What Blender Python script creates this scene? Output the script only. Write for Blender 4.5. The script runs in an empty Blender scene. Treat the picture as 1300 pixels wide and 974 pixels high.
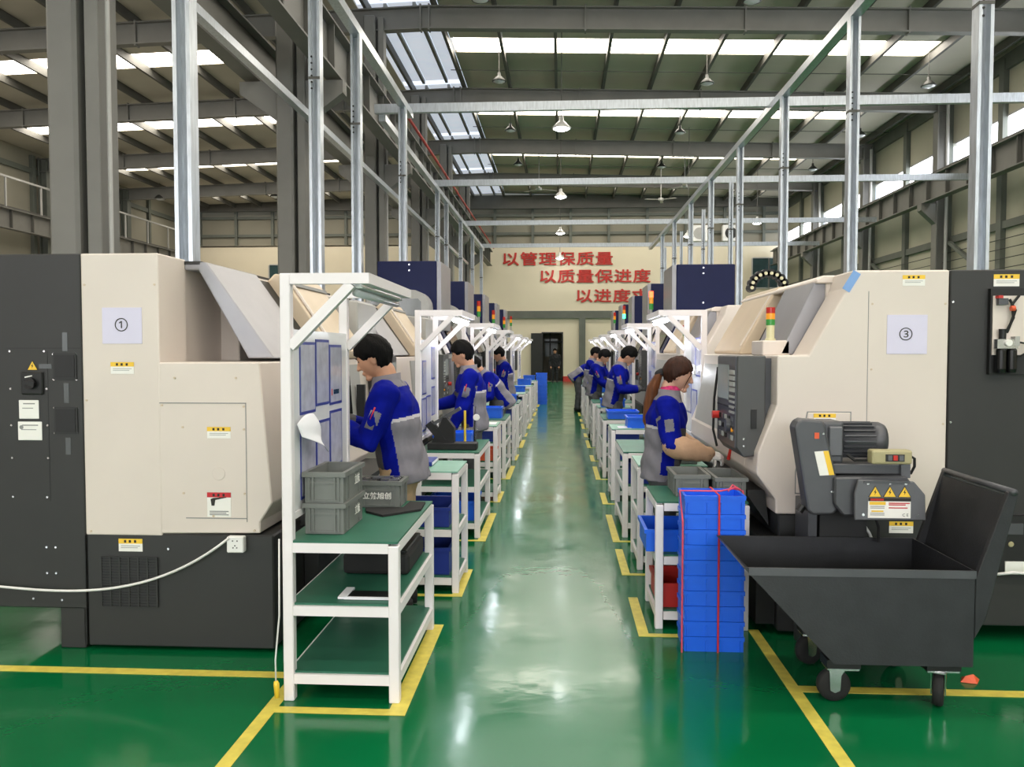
import bpy, bmesh, math, random
from mathutils import Vector, Matrix
random.seed(7)
PI = math.pi
sc = bpy.context.scene
COL = sc.collection

# ------------------------------------------------------------------ camera, world, exposure
cam_d = bpy.data.cameras.new('camera'); cam = bpy.data.objects.new('camera', cam_d); COL.objects.link(cam)
cam.location = (0, 0, 1.6)
cam.rotation_euler = (math.radians(90 - 2.2536), 0, math.radians(3.4117))
cam_d.sensor_width = 36.0; cam_d.lens = 36.0 * 1040 / 1300
cam_d.clip_start = 0.05; cam_d.clip_end = 300
sc.camera = cam
w = bpy.data.worlds.new('world'); sc.world = w; w.use_nodes = True
w.node_tree.nodes['Background'].inputs[0].default_value = (0.75, 0.85, 1.0, 1)
w.node_tree.nodes['Background'].inputs[1].default_value = 1.0
sc.view_settings.view_transform = 'Standard'; sc.view_settings.look = 'None'
sc.view_settings.gamma = 1.0; sc.view_settings.use_curve_mapping = False
sc.view_settings.exposure = 0.65
SKY_L = 9.0        # radiance of the backlit skylight sheets
sc.cycles.max_bounces = 6
sc.cycles.use_denoising = True
sc.cycles.sample_clamp_indirect = 4.0

# ------------------------------------------------------------------ materials
def lin(h):
    h = h.lstrip('#'); c = [int(h[i:i+2], 16) / 255 for i in (0, 2, 4)]
    return [v / 12.92 if v <= .04045 else ((v + .055) / 1.055) ** 2.4 for v in c]
MATS = {}
def mat(name, hexc, rough=.5, metal=0., var=.08, scale=6., bump=0., bscale=80., emit=None, coat=0., stretch=None, alpha=None, spec=None):
    m = bpy.data.materials.new(name); m.use_nodes = True
    nt = m.node_tree; b = nt.nodes['Principled BSDF']
    c = lin(hexc)
    b.inputs['Roughness'].default_value = rough; b.inputs['Metallic'].default_value = metal
    if coat: b.inputs['Coat Weight'].default_value = coat; b.inputs['Coat Roughness'].default_value = .08
    tc = nt.nodes.new('ShaderNodeTexCoord'); mp = nt.nodes.new('ShaderNodeMapping')
    if stretch: mp.inputs['Scale'].default_value = stretch
    nt.links.new(tc.outputs['Object'], mp.inputs['Vector'])
    nz = nt.nodes.new('ShaderNodeTexNoise'); nz.inputs['Scale'].default_value = scale; nz.inputs['Detail'].default_value = 4
    nt.links.new(mp.outputs[0], nz.inputs['Vector'])
    rp = nt.nodes.new('ShaderNodeValToRGB')
    rp.color_ramp.elements[0].position = .3; rp.color_ramp.elements[1].position = .7
    rp.color_ramp.elements[0].color = [v * (1 - var) for v in c] + [1]
    rp.color_ramp.elements[1].color = [min(1, v * (1 + var)) for v in c] + [1]
    nt.links.new(nz.outputs[0], rp.inputs[0]); nt.links.new(rp.outputs[0], b.inputs['Base Color'])
    if bump:
        n2 = nt.nodes.new('ShaderNodeTexNoise'); n2.inputs['Scale'].default_value = bscale
        nt.links.new(mp.outputs[0], n2.inputs['Vector'])
        bp = nt.nodes.new('ShaderNodeBump'); bp.inputs['Strength'].default_value = bump; bp.inputs['Distance'].default_value = .01
        nt.links.new(n2.outputs[0], bp.inputs['Height']); nt.links.new(bp.outputs[0], b.inputs['Normal'])
    if emit:
        b.inputs['Emission Color'].default_value = lin(emit[0]) + [1]; b.inputs['Emission Strength'].default_value = emit[1]
    if spec is not None: b.inputs['Specular IOR Level'].default_value = spec
    if alpha is not None: b.inputs['Alpha'].default_value = alpha
    MATS[name] = m
    return m
mat('cream', 'DACFC5', .42, var=.03, scale=2)
mat('cream_edge', 'CFBCA2', .4, var=.03)
mat('silver_paint', '98979C', .35, .25, var=.04)
mat('grey_paint', 'A9A8A4', .4, var=.03)
mat('charcoal', '2C2C2B', .5, var=.08, scale=3, bump=.05, bscale=300)
mat('charcoal_dark', '232323', .55, var=.1)
mat('black', '111111', .5, var=.2)
mat('black_rubber', '1A1A1A', .8, var=.2)
mat('black_gloss', '0C0C0D', .2, var=.1)
mat('white_paint', 'ECE6E8', .38, var=.02)
mat('white_plastic', 'EEEDEA', .45, var=.02)
mat('white_board', 'E4E4E6', .16, var=.02)
mat('paper', 'E8E8EE', .8, var=.02)
mat('paper_lilac', 'D9D5EA', .8, var=.02)
mat('sheet_plastic', 'BBBBCB', .12, var=.12, scale=14)
mat('blue_edge', '303C92', .4, var=.1)
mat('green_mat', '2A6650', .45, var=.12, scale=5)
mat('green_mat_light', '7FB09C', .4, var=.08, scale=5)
mat('crate_grey', '70736F', .5, var=.06)
mat('crate_grey_in', '5B5D5A', .6, var=.06)
mat('blue_plastic', '1262E6', .38, var=.06)
mat('blue_deep', '16308C', .45, var=.1)
mat('yellow_plastic', 'E9C63A', .45, var=.05)
mat('red_plastic', 'C22A22', .4, var=.08)
mat('orange_plastic', 'DD5A33', .4, var=.08)
mat('navy', '121A44', .5, var=.06, spec=.25)
mat('steel_galv', 'C2C8CE', .3, .55, var=.14, scale=9, stretch=(4, 4, .6))
mat('steel_grey', '75746F', .55, .1, var=.08, scale=2)
mat('steel_dark', '55544F', .6, .1, var=.1, scale=2)
mat('steel_wallpaint', '63675F', .6, .05, var=.1, scale=2)
mat('chrome', 'C9C9C9', .2, 1., var=.05)
mat('gunmetal', '515256', .4, .3, var=.08, scale=8)
mat('gunmetal_light', '626367', .4, .3, var=.08, scale=8)
mat('cart_paint', '2B2C2F', .45, .15, var=.16, scale=9, bump=.08, bscale=120)
mat('label_yellow', 'F2C73C', .5, var=.03)
mat('label_white', 'F0EEE8', .5, var=.03)
mat('label_red', 'C2242A', .5, var=.03)
mat('print_dark', '2A2724', .7, var=.05)
mat('print_grey', '8A8A88', .7, var=.05)
mat('slogan_red', 'B7281F', .5, var=.05)
mat('tape_yellow', 'CFC052', .5, var=.14, scale=16)
mat('tape_blue', '7EA6DD', .5, var=.04)
mat('tape_clear', '55585A', .25, var=.04)
mat('strap_pink', 'DA4C62', .5, var=.05)
mat('strap_red', 'C01E28', .5, var=.05)
mat('beige_box', 'A79F79', .45, var=.05)
mat('skin', 'C08F72', .55, var=.05, scale=20)
mat('skin_light', 'CDA08A', .55, var=.05, scale=20)
mat('hair_black', '060505', .7, spec=.15, var=.3, scale=30, bump=.4, bscale=90, stretch=(1, 1, .25))
mat('hair_brown', '33190D', .6, spec=.25, var=.4, scale=40, bump=.4, bscale=110, stretch=(1, 1, .12))
mat('hair_tail', '5E361C', .55, var=.4, scale=40, bump=.4, bscale=110, stretch=(1, 1, .12), spec=.3)
mat('cloth_blue', '021080', .8, spec=.12, var=.14, scale=12, bump=.35, bscale=16)
mat('cloth_grey', '75727A', .8, var=.1, scale=12, bump=.35, bscale=16)
mat('cloth_darkgrey', '4A4A4C', .8, var=.12, scale=12, bump=.35, bscale=16)
mat('cloth_silver', 'B7B4B8', .5, var=.06)
mat('cloth_khaki', 'A98F6E', .85, var=.1, scale=10, bump=.4, bscale=14)
mat('cloth_black', '1B1C20', .85, var=.2, scale=10, bump=.3, bscale=14)
mat('cloth_tan', 'B89578', .85, var=.1, scale=10, bump=.5, bscale=22)
mat('cloth_pink', 'C0306A', .8, var=.4, scale=50)
mat('glove_white', 'E2DEDA', .85, var=.06, scale=40, bump=.3, bscale=120)
mat('lens_red', 'A02018', .3, var=.05, emit=('FF2010', .08))
mat('lens_amber', 'C87A20', .3, var=.05, emit=('FFB020', .25))
mat('lens_green', '357F38', .3, var=.05, emit=('30C040', .08))
mat('lens_clear', 'D8D2A8', .3, var=.05)
mat('lens_red_on', 'FF5030', .3, var=.05, emit=('FF4020', 6))
mat('lens_green_on', '60FF90', .3, var=.05, emit=('30FF80', 6))
mat('led_on', 'FFFFFF', .3, var=.0, emit=('F2F6FF', 16))
mat('led_off', 'C9CBCD', .2, var=.02)
mat('lamp_on', 'FFFFFF', .3, var=.0, emit=('FFFFFF', 18))
mat('lamp_shade', '3A3B38', .5, .3, var=.1)
mat('lamp_shade_bright', 'C8C8C4', .4, .3, var=.1)
mat('screen_grey', '9EA6A6', .2, var=.05)
mat('key_grey', 'A9ABA8', .5, var=.05)
mat('panel_grey', '4B4C4C', .5, var=.06)
mat('glass_dark', '15181A', .1, var=.1)
mat('glass_teal', '33484A', .12, var=.1)
mat('window_grey', '6E716F', .12, var=.06)
mat('red_pipe', 'B02A22', .5, var=.06)
mat('wall_cream', 'D8CEB6', .7, var=.03, scale=.6)
mat('wall_panel', 'B3B09C', .7, var=.05, scale=.6)
mat('wall_upper', '8F8B7C', .75, var=.05, scale=.6)
mat('red_base', 'B8352F', .6, var=.08)
mat('skylight', 'FFFFFF', .5, var=.0, emit=('FFF6E8', SKY_L))
mat('ridge_sheet', 'D2D8E2', .5, var=.1, scale=1.5, emit=('D4DBEA', .42))
mat('clerestory', 'FFFFFF', .3, var=.0, emit=('F4F7FF', 5.0))  # also lights the added fill panes behind the camera
mat('concrete', '8C8A84', .7, var=.1, scale=.8)
mat('cable_white', 'DEDDDA', .5, var=.03)

def floor_mat():
    m = bpy.data.materials.new('epoxy_floor'); m.use_nodes = True; nt = m.node_tree; b = nt.nodes['Principled BSDF']
    tc = nt.nodes.new('ShaderNodeTexCoord')
    nz = nt.nodes.new('ShaderNodeTexNoise'); nz.inputs['Scale'].default_value = .9; nz.inputs['Detail'].default_value = 6
    nt.links.new(tc.outputs['Object'], nz.inputs['Vector'])
    rp = nt.nodes.new('ShaderNodeValToRGB')
    rp.color_ramp.elements[0].position = .3; rp.color_ramp.elements[1].position = .75
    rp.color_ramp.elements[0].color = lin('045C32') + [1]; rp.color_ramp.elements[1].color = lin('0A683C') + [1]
    nt.links.new(nz.outputs[0], rp.inputs[0])
    # paler grey-green strip, soft-edged, down the middle of the walkway
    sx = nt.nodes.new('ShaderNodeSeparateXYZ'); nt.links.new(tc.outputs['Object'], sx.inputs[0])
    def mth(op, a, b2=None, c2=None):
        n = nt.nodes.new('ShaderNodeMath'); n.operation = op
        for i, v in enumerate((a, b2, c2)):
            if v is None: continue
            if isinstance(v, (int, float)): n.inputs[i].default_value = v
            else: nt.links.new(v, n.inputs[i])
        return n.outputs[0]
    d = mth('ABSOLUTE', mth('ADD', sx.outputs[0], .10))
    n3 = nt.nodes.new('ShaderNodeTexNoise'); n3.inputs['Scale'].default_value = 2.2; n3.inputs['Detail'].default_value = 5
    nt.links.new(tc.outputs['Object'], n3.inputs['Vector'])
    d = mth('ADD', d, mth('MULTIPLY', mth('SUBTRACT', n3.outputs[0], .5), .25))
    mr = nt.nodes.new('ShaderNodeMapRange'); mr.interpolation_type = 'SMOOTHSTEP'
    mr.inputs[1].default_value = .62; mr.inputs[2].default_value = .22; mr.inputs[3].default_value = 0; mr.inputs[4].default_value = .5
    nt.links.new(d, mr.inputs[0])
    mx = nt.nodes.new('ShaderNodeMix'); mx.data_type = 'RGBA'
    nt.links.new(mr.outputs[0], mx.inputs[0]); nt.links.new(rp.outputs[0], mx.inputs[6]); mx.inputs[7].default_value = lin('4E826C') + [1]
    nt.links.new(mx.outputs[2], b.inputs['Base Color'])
    n2 = nt.nodes.new('ShaderNodeTexNoise'); n2.inputs['Scale'].default_value = 7; n2.inputs['Detail'].default_value = 3
    nt.links.new(tc.outputs['Object'], n2.inputs['Vector'])
    bp = nt.nodes.new('ShaderNodeBump'); bp.inputs['Strength'].default_value = .06; bp.inputs['Distance'].default_value = .02
    nt.links.new(n2.outputs[0], bp.inputs['Height']); nt.links.new(bp.outputs[0], b.inputs['Normal'])
    r2 = nt.nodes.new('ShaderNodeMapRange'); r2.inputs[1].default_value = .35; r2.inputs[2].default_value = .7; r2.inputs[3].default_value = .1; r2.inputs[4].default_value = .2
    nt.links.new(n3.outputs[0], r2.inputs[0]); nt.links.new(r2.outputs[0], b.inputs['Roughness'])
    b.inputs['IOR'].default_value = 1.42
    MATS['floor'] = m
floor_mat()
def roof_mat():
    m = mat('roof_sheet', 'B9B3A4', .6, .1, var=.1, scale=.5)
    nt = m.node_tree; b = nt.nodes['Principled BSDF']; tc = nt.nodes.new('ShaderNodeTexCoord')
    wv = nt.nodes.new('ShaderNodeTexWave'); wv.bands_direction = 'Y'; wv.inputs['Scale'].default_value = .32; wv.wave_profile = 'SAW'
    nt.links.new(tc.outputs['Object'], wv.inputs['Vector'])
    bp = nt.nodes.new('ShaderNodeBump'); bp.inputs['Strength'].default_value = .5; bp.inputs['Distance'].default_value = .06
    nt.links.new(wv.outputs[0], bp.inputs['Height']); nt.links.new(bp.outputs[0], b.inputs['Normal'])
roof_mat()
M = MATS

# ------------------------------------------------------------------ mesh helpers
ORG = {}
TMP = bpy.data.scenes.new('workbench_scratch')     # scratch scene so that modifier results are evaluated alone; removed at the end
def evaluated_mesh(o):
    TMP.collection.objects.link(o)
    with bpy.context.temp_override(scene=TMP, view_layer=TMP.view_layers[0]): dg = bpy.context.evaluated_depsgraph_get()
    dg.update()
    me = bpy.data.meshes.new_from_object(o.evaluated_get(dg)); bpy.data.objects.remove(o)
    return me
def tag(o, label=None, cat=None, group=None, kind=None):
    if label: o['label'] = label
    if cat: o['category'] = cat
    if group: o['group'] = group
    if kind: o['kind'] = kind
    return o
def root(name, loc, label, cat, group=None, kind=None):
    o = bpy.data.objects.new(name, None); COL.objects.link(o); o.location = loc; o.empty_display_size = .1
    ORG[o.name] = Vector(loc)
    return tag(o, label, cat, group, kind)
class MB:
    def __init__(s): s.v = []; s.f = []; s.mi = []; s.cur = 0; s.sm = []; s.smooth = False
    def add(s, vs, fs):
        n = len(s.v); s.v += [tuple(x) for x in vs]
        for f in fs: s.f.append([i + n for i in f]); s.mi.append(s.cur); s.sm.append(s.smooth)
        return s
    def box(s, x0, x1, y0, y1, z0, z1):
        if x0 > x1: x0, x1 = x1, x0
        if y0 > y1: y0, y1 = y1, y0
        if z0 > z1: z0, z1 = z1, z0
        v = [(x, y, z) for z in (z0, z1) for y in (y0, y1) for x in (x0, x1)]
        return s.add(v, [(0, 2, 3, 1), (4, 5, 7, 6), (0, 1, 5, 4), (2, 6, 7, 3), (0, 4, 6, 2), (1, 3, 7, 5)])
    def cbox(s, c, d): return s.box(c[0]-d[0]/2, c[0]+d[0]/2, c[1]-d[1]/2, c[1]+d[1]/2, c[2]-d[2]/2, c[2]+d[2]/2)
    def prism(s, poly, axis, a, b):
        # poly: list of 2D pts; axis 'x': (y,z) 'y': (x,z) 'z': (x,y)
        n = len(poly)
        def p(q, t): return {'x': (t, q[0], q[1]), 'y': (q[0], t, q[1]), 'z': (q[0], q[1], t)}[axis]
        v = [p(q, a) for q in poly] + [p(q, b) for q in poly]
        f = [list(range(n)), list(range(2*n-1, n-1, -1))] + [(i, i+n, (i+1) % n + n, (i+1) % n) for i in range(n)]
        return s.add(v, f)
    def bar(s, p, q, wd, ht, up=(0, 0, 1)):
        p = Vector(p); q = Vector(q); d = (q - p).normalized(); u = Vector(up)
        sd = d.cross(u)
        if sd.length < 1e-4: sd = d.cross(Vector((1, 0, 0)))
        sd.normalize(); u = sd.cross(d).normalized()
        v = [e + sd * a * wd / 2 + u * b * ht / 2 for e in (p, q) for a, b in ((-1, -1), (1, -1), (1, 1), (-1, 1))]
        return s.add(v, [(3, 2, 1, 0), (4, 5, 6, 7), (0, 1, 5, 4), (1, 2, 6, 5), (2, 3, 7, 6), (3, 0, 4, 7)])
    def tube(s, pts, r, n=8, caps=True, ell=None):
        pts = [Vector(p) for p in pts]; rs = r if isinstance(r, (list, tuple)) else [r] * len(pts)
        k = len(pts); vs = []; ref = None
        for i, p in enumerate(pts):
            d = (pts[min(i+1, k-1)] - pts[max(i-1, 0)]).normalized()
            if ref is None: ref = Vector((0, 0, 1)) if abs(d.z) < .9 else Vector((1, 0, 0))
            a = d.cross(ref).normalized(); bb = a.cross(d).normalized(); ref = bb
            for j in range(n):
                t = 2 * PI * j / n; vs.append(p + (a * math.cos(t) + bb * math.sin(t)) * rs[i])
        fs = [(i*n+j, i*n+(j+1) % n, (i+1)*n+(j+1) % n, (i+1)*n+j) for i in range(k-1) for j in range(n)]
        if caps: fs += [list(range(n-1, -1, -1)), list(range((k-1)*n, k*n))]
        return s.add(vs, fs)
    def cyl(s, p, q, r, r2=None, n=16): return s.tube([p, q], [r, r if r2 is None else r2], n)
    def lathe(s, prof, c, n=20, axis='z'):
        vs = []
        for r, h in prof:
            for j in range(n):
                t = 2*PI*j/n; a, b2 = r*math.cos(t), r*math.sin(t)
                vs.append({'z': (c[0]+a, c[1]+b2, c[2]+h), 'x': (c[0]+h, c[1]+a, c[2]+b2), 'y': (c[0]+a, c[1]+h, c[2]+b2)}[axis])
        k = len(prof)
        fs = [(i*n+j, i*n+(j+1) % n, (i+1)*n+(j+1) % n, (i+1)*n+j) for i in range(k-1) for j in range(n)]
        fs += [list(range(n-1, -1, -1)), list(range((k-1)*n, k*n))]
        return s.add(vs, fs)
    def build(s, name, m, parent=None, bevel=0., seg=1, smooth=False, label=None, kind=None, auto=False):
        org = ORG[parent.name] if parent is not None else Vector((0, 0, 0))
        me = bpy.data.meshes.new(name)
        me.from_pydata([(x - org.x, y - org.y, z - org.z) for x, y, z in s.v], [], s.f)
        for mm in (m if isinstance(m, (list, tuple)) else [m]): me.materials.append(M[mm] if isinstance(mm, str) else mm)
        bm = bmesh.new(); bm.from_mesh(me); bmesh.ops.recalc_face_normals(bm, faces=bm.faces)
        for i, f in enumerate(bm.faces): f.material_index = s.mi[i]; f.smooth = smooth or s.sm[i]
        bm.to_mesh(me); bm.free()
        o = bpy.data.objects.new(name, me); COL.objects.link(o)
        if parent is not None: o.parent = parent
        ORG[o.name] = org.copy()
        if bevel:
            b = o.modifiers.new('bevel', 'BEVEL'); b.width = bevel; b.segments = seg; b.limit_method = 'ANGLE'; b.angle_limit = .6
        return tag(o, label, kind=kind)
def solo(mb, name, m, base, label, cat, group=None, kind=None, **k):
    """a thing that is one mesh: origin moved to base"""
    ORG['__tmp'] = Vector(base)
    class P: name = '__tmp'
    o = mb.build(name, m, None, **k)
    for v in o.data.vertices: v.co -= Vector(base)
    o.location = base; ORG[o.name] = Vector(base)
    return tag(o, label, cat, group, kind)
def copy_tree(o, parent=None):
    c = o.copy(); COL.objects.link(c); c.parent = parent
    ORG[c.name] = ORG.get(o.name, Vector()).copy()
    for ch in list(o.children): copy_tree(ch, c)
    return c
def text(body, name, m, parent, loc, size, rot=(PI/2, 0, 0), extrude=.002, offset=0., sx=1., align='CENTER', bold=0.):
    cu = bpy.data.curves.new(name, 'FONT'); cu.body = body; cu.size = size; cu.extrude = extrude; cu.offset = offset
    cu.align_x = align; cu.align_y = 'CENTER'; cu.resolution_u = 3
    me = evaluated_mesh(bpy.data.objects.new(name, cu))
    me.materials.clear(); me.materials.append(M[m])
    org = ORG[parent.name] if parent is not None else Vector()
    mt = Matrix.Translation(Vector(loc) - org) @ Matrix.Rotation(rot[2], 4, 'Z') @ Matrix.Rotation(rot[0], 4, 'X') @ Matrix.Diagonal((sx, 1, 1, 1))
    me.transform(mt)
    if bold:      # heavier strokes: the same glyph drawn again a hair to each side
        bm = bmesh.new(); bm.from_mesh(me)
        for k, (dx, dz) in enumerate(((1, 1), (1, -1), (-1, 1), (-1, -1))):
            m2 = me.copy(); m2.transform(Matrix.Translation((dx * bold, .001 * (k + 1), dz * bold * .7))); bm.from_mesh(m2)
        bm.to_mesh(me); bm.free()
    for p in me.polygons: p.material_index = 0
    o = bpy.data.objects.new(name, me); COL.objects.link(o)
    if parent is not None: o.parent = parent
    ORG[o.name] = org.copy()
    return o
ORD = ['first', 'second', 'third', 'fourth', 'fifth', 'sixth', 'seventh', 'eighth', 'ninth', 'tenth', 'eleventh', 'twelfth']
# ------------------------------------------------------------------ building shell
XL, XR, YB, YF = -20.6, 11.6, 43.3, -18.0      # left wall, right wall, far wall, wall behind the camera
RX, RZ, SL = -3.2, 9.9, .030                   # ridge line, roof height at the ridge, roof slope
def roofz(x): return RZ - SL * abs(x - RX)
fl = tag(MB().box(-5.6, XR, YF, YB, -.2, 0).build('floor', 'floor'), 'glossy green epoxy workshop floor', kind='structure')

tag(MB().box(XL, -5.6, YF, YB, -.2, 0).build('floor_left_bay', 'concrete'), 'grey concrete floor of the left bay', kind='structure')  # unseen floor, coloured grey to cut green bounce onto the roof
# painted lines on the floor
TAPES = [  # x0,x1,y0,y1
    (-1.325, -1.265, 1.0, 3.86), (-8, -1.27, 3.88, 3.95), (-1.265, -.68, 3.50, 3.56), (-.76, -.68, 3.56, 4.70),
    (1.075, 1.135, 1.0, 4.72), (1.135, 7, 3.86, 3.93)]
for k in range(6):
    y = 5.30 + 3.35 * k
    TAPES += [(-.71, -.64, y, y + .62), (-1.3, -.64, y - .05, y)]
    y = 6.86 + 3.35 * k
    TAPES += [(-.70, -.63, y, y + 1.15), (-1.3, -.63, y - .05, y)]
TAPES += [(.44, .50, 4.62, 5.3), (.44, .72, 4.57, 4.62), (.44, .50, 5.88, 6.6), (.44, .85, 5.83, 5.88)]
for k in range(5):
    y = 6.9 + 3.35 * k
    TAPES += [(.44, .50, y, y + 1.1), (.44, .85, y - .05, y)]
    y = 8.6 + 3.35 * k
    TAPES += [(.44, .50, y, y + .65), (.44, .85, y - .05, y)]
for i, t in enumerate(TAPES):
    tag(MB().box(t[0], t[1], t[2], t[3], 0.0005, .0025).build('trim_%d' % (i + 1), 'tape_yellow'), 'yellow floor marking tape', kind='structure')

# ceiling: two roof slopes with purlins, rafters and skylights
cl = MB()
SKY_Y = [4.4 + 6 * k for k in range(-3, 7)]
SKY_R = (-2.9, 9.7); SKY_LF = (-19.3, -8.7); SW = .52
def roof_patch(mb, x0, x1, y0, y1, th=.06):
    a, b = roofz(x0), roofz(x1)
    mb.add([(x0, y0, a), (x1, y0, b), (x1, y1, b), (x0, y1, a), (x0, y0, a+th), (x1, y0, b+th), (x1, y1, b+th), (x0, y1, a+th)],
           [(0, 1, 2, 3), (7, 6, 5, 4), (0, 4, 5, 1), (1, 5, 6, 2), (2, 6, 7, 3), (3, 7, 4, 0)])
RIDGE = (-4.9, -2.95)
ys = [YF]
for y in SKY_Y: ys += [y - SW, y + SW]
ys += [YB]
for i in range(len(ys) - 1):
    y0, y1 = ys[i], ys[i+1]
    if i % 2 == 0:
        roof_patch(cl, XL, -6.6, y0, y1); roof_patch(cl, -6.6, RIDGE[0], y0, y1); roof_patch(cl, RIDGE[1], XR, y0, y1)
    else:
        roof_patch(cl, XL, SKY_LF[0], y0, y1); roof_patch(cl, SKY_LF[1], RIDGE[0], y0, y1)
        roof_patch(cl, RIDGE[1], RIDGE[1] + .01, y0, y1); roof_patch(cl, SKY_R[1], XR, y0, y1)
ceil = tag(cl.build('ceiling', 'roof_sheet'), 'grey green metal sheet roof', kind='structure')
PUR = [-3.0 + 1.42 * i for i in range(11)]
PURL = [-4.6 - 1.42 * i for i in range(11)]
proto = None
for x in PUR + PURL:
    z = roofz(x)
    mb = MB().box(-.04, .04, YF, YB, -.22, 0)
    if proto is None: proto = mb.build('purlin', 'steel_dark', ceil); proto.location = (x, 0, z)
    else:
        o = proto.copy(); COL.objects.link(o); o.parent = ceil; o.location = (x, 0, z)
# cross ribs (sag rods) between purlins
for y in [19.4 + 6 * k + d for k in range(-1, 4) for d in (1.5, 4.5)]:
    mb = MB(); mb.bar((RX, y, roofz(RX) - .16), (XR, y, roofz(XR) - .16), .02, .02)
    mb.build('sag_rod', 'steel_dark', ceil)
# skylight strips: one window per bay and side, one pane between each pair of purlins
wn = 0
def win(label):
    global wn
    wn += 1
    return root('window_%d' % wn, (0, 0, 0), label, None, kind='structure')
for y in SKY_Y:
    for xs in (sorted(PUR), sorted(PURL)):
        lo, hi = SKY_R if xs[0] > -4 else SKY_LF
        wr = win('bright translucent skylight strip across the roof')
        edges = [lo] + [x for x in xs if lo + .3 < x < hi - .3] + [hi]
        for a, b in zip(edges[:-1], edges[1:]):
            a2, b2 = a + .02, b - .02
            mb = MB(); za, zb = roofz(a2) + .03, roofz(b2) + .03
            mb.add([(a2, y-SW, za), (b2, y-SW, zb), (b2, y+SW, zb), (a2, y+SW, za)], [(3, 2, 1, 0)])
            mb.build('pane', 'skylight', wr)
# bluish translucent sheets beside the ridge
for k in range(-6, 4):
    y0 = 19.4 + 6 * k + .2; y1 = min(y0 + 5.6, YB - .1)
    wr = win('bluish translucent ridge sheet between two roof beams')
    for a, b in ((-4.88, -4.25), (-4.15, -3.55), (-3.45, -2.97)):
        mb = MB(); roof_patch(mb, a, b, y0, y1, .02); mb.build('pane', 'ridge_sheet', wr)
    for xx in (-4.2, -3.5):
        MB().box(xx - .04, xx + .04, y0, y1, roofz(xx) - .1, roofz(xx)).build('glazing_bar', 'steel_grey', wr)
# rafters: tapered I-beams
RAF_Y = [19.4 + 6 * k for k in range(-6, 4)]
def rafter(y):
    for nm, x0, x1 in (('rafter', RX, XR), ('rafter', XL, RX)):
        mb = MB()
        za, zb = roofz(x0) - .22, roofz(x1) - .22
        for (t0, t1, wd) in ((0, .03, .22), (.03, .5, .02), (.5, .53, .22)):
            mb.add([(x, y + s * wd / 2, z - t) for x, z in ((x0, za), (x1, zb)) for t in (t0, t1) for s in (-1, 1)],
                   [(0, 1, 3, 2), (4, 6, 7, 5), (0, 4, 5, 1), (2, 3, 7, 6), (0, 2, 6, 4), (1, 5, 7, 3)])
        n = int((x1 - x0) / 3)
        for i in range(n + 1):
            x = x0 + .1 + (x1 - x0 - .2) * i / n; z = roofz(x) - .22
            mb.box(x - .02, x + .02, y - .1, y + .1, z - .56, z + .04)
        mb.build(nm, 'steel_grey', ceil)
for y in RAF_Y: rafter(y)

# far wall
DX0, DX1, DH = -.62, .08, 2.55
wb = MB()
wb.box(XL, DX0 - .35, YB, YB + .2, 0, 7.25).box(DX1, XR, YB, YB + .2, 0, 7.25).box(DX0 - .35, DX1, YB, YB + .2, DH, 7.25)
wallb = tag(wb.build('wall_back', 'wall_cream'), 'cream far wall with red slogan', kind='structure')
MB().box(XL, XR, YB + .35, YB + .5, 7.2, 10.2).build('upper_cladding', 'wall_upper', wallb)
MB().box(XL, XR, YB + .0, YB + .35, 7.18, 7.26).build('coping', 'wall_cream', wallb)
for z in (7.75, 8.7): MB().box(XL, XR, YB + .22, YB + .35, z, z + .14).build('girt', 'steel_wallpaint', wallb)
for i in range(16):
    x = -19.5 + 2.0 * i
    MB().box(x - .07, x + .07, YB + .15, YB + .3, 7.26, 10).build('stud', 'steel_wallpaint', wallb)
MB().box(XL, XR, YB - .25, YB - .05, 9.05, 9.75).build('eave_beam', 'steel_dark', wallb)
MB().box(-4.3, 6.5, YB - .12, YB, 3.33, 3.72).build('band_beam', 'steel_wallpaint', wallb)
MB().box(.95, 1.28, YB - .2, YB, 0, 3.33).build('band_post', 'steel_wallpaint', wallb)
tag(MB().box(DX1, .95, YB - .03, YB, 0, .28).build('baseboard_back', 'red_base'), 'red painted skirting on far wall', kind='structure')
tag(MB().box(1.28, XR, YB - .03, YB, 0, .28).build('baseboard_back_right', 'red_base'), 'red painted skirting on far wall', kind='structure')
# passage behind the doorway
dr = root('door_1', (-.4, YB, 0), 'dark doorway in the far wall with open leaf', None, kind='structure')
MB().box(DX0 - .4, DX0 - .33, YB - .03, YB + .2, 0, DH).box(DX1 - .02, DX1 + .04, YB - .03, YB + .2, 0, DH).box(DX0 - .4, DX1 + .04, YB - .03, YB + .2, DH, DH + .06).build('door_frame', 'charcoal', dr)
MB().box(DX0 - .95, DX0 - .37, YB - .2, YB - .14, .02, DH).build('door_leaf', 'charcoal_dark', dr)
MB().box(-2.5, 1.5, YB + 3.9, YB + 4, 0, 3).box(-2.5, -2.4, YB + .3, YB + 3.9, 0, 3).box(1.4, 1.5, YB + .3, YB + 3.9, 0, 3).box(-2.5, 1.5, YB + .3, YB + 4, 3, 3.1).box(-2.5, 1.5, YB + .2, YB + 4, -.1, 0).build('passage_walls', 'wall_upper', dr)
MB().box(-.9, -.2, YB + 3.8, YB + 3.88, 1.3, 2.3).build('passage_window', 'screen_grey', dr)
MB().box(-.62, -.55, YB + 1.2, YB + 1.3, 0, 3).box(-.9, .1, YB + 1.2, YB + 1.3, 2.05, 2.15).build('passage_post', 'charcoal_dark', dr)
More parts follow.
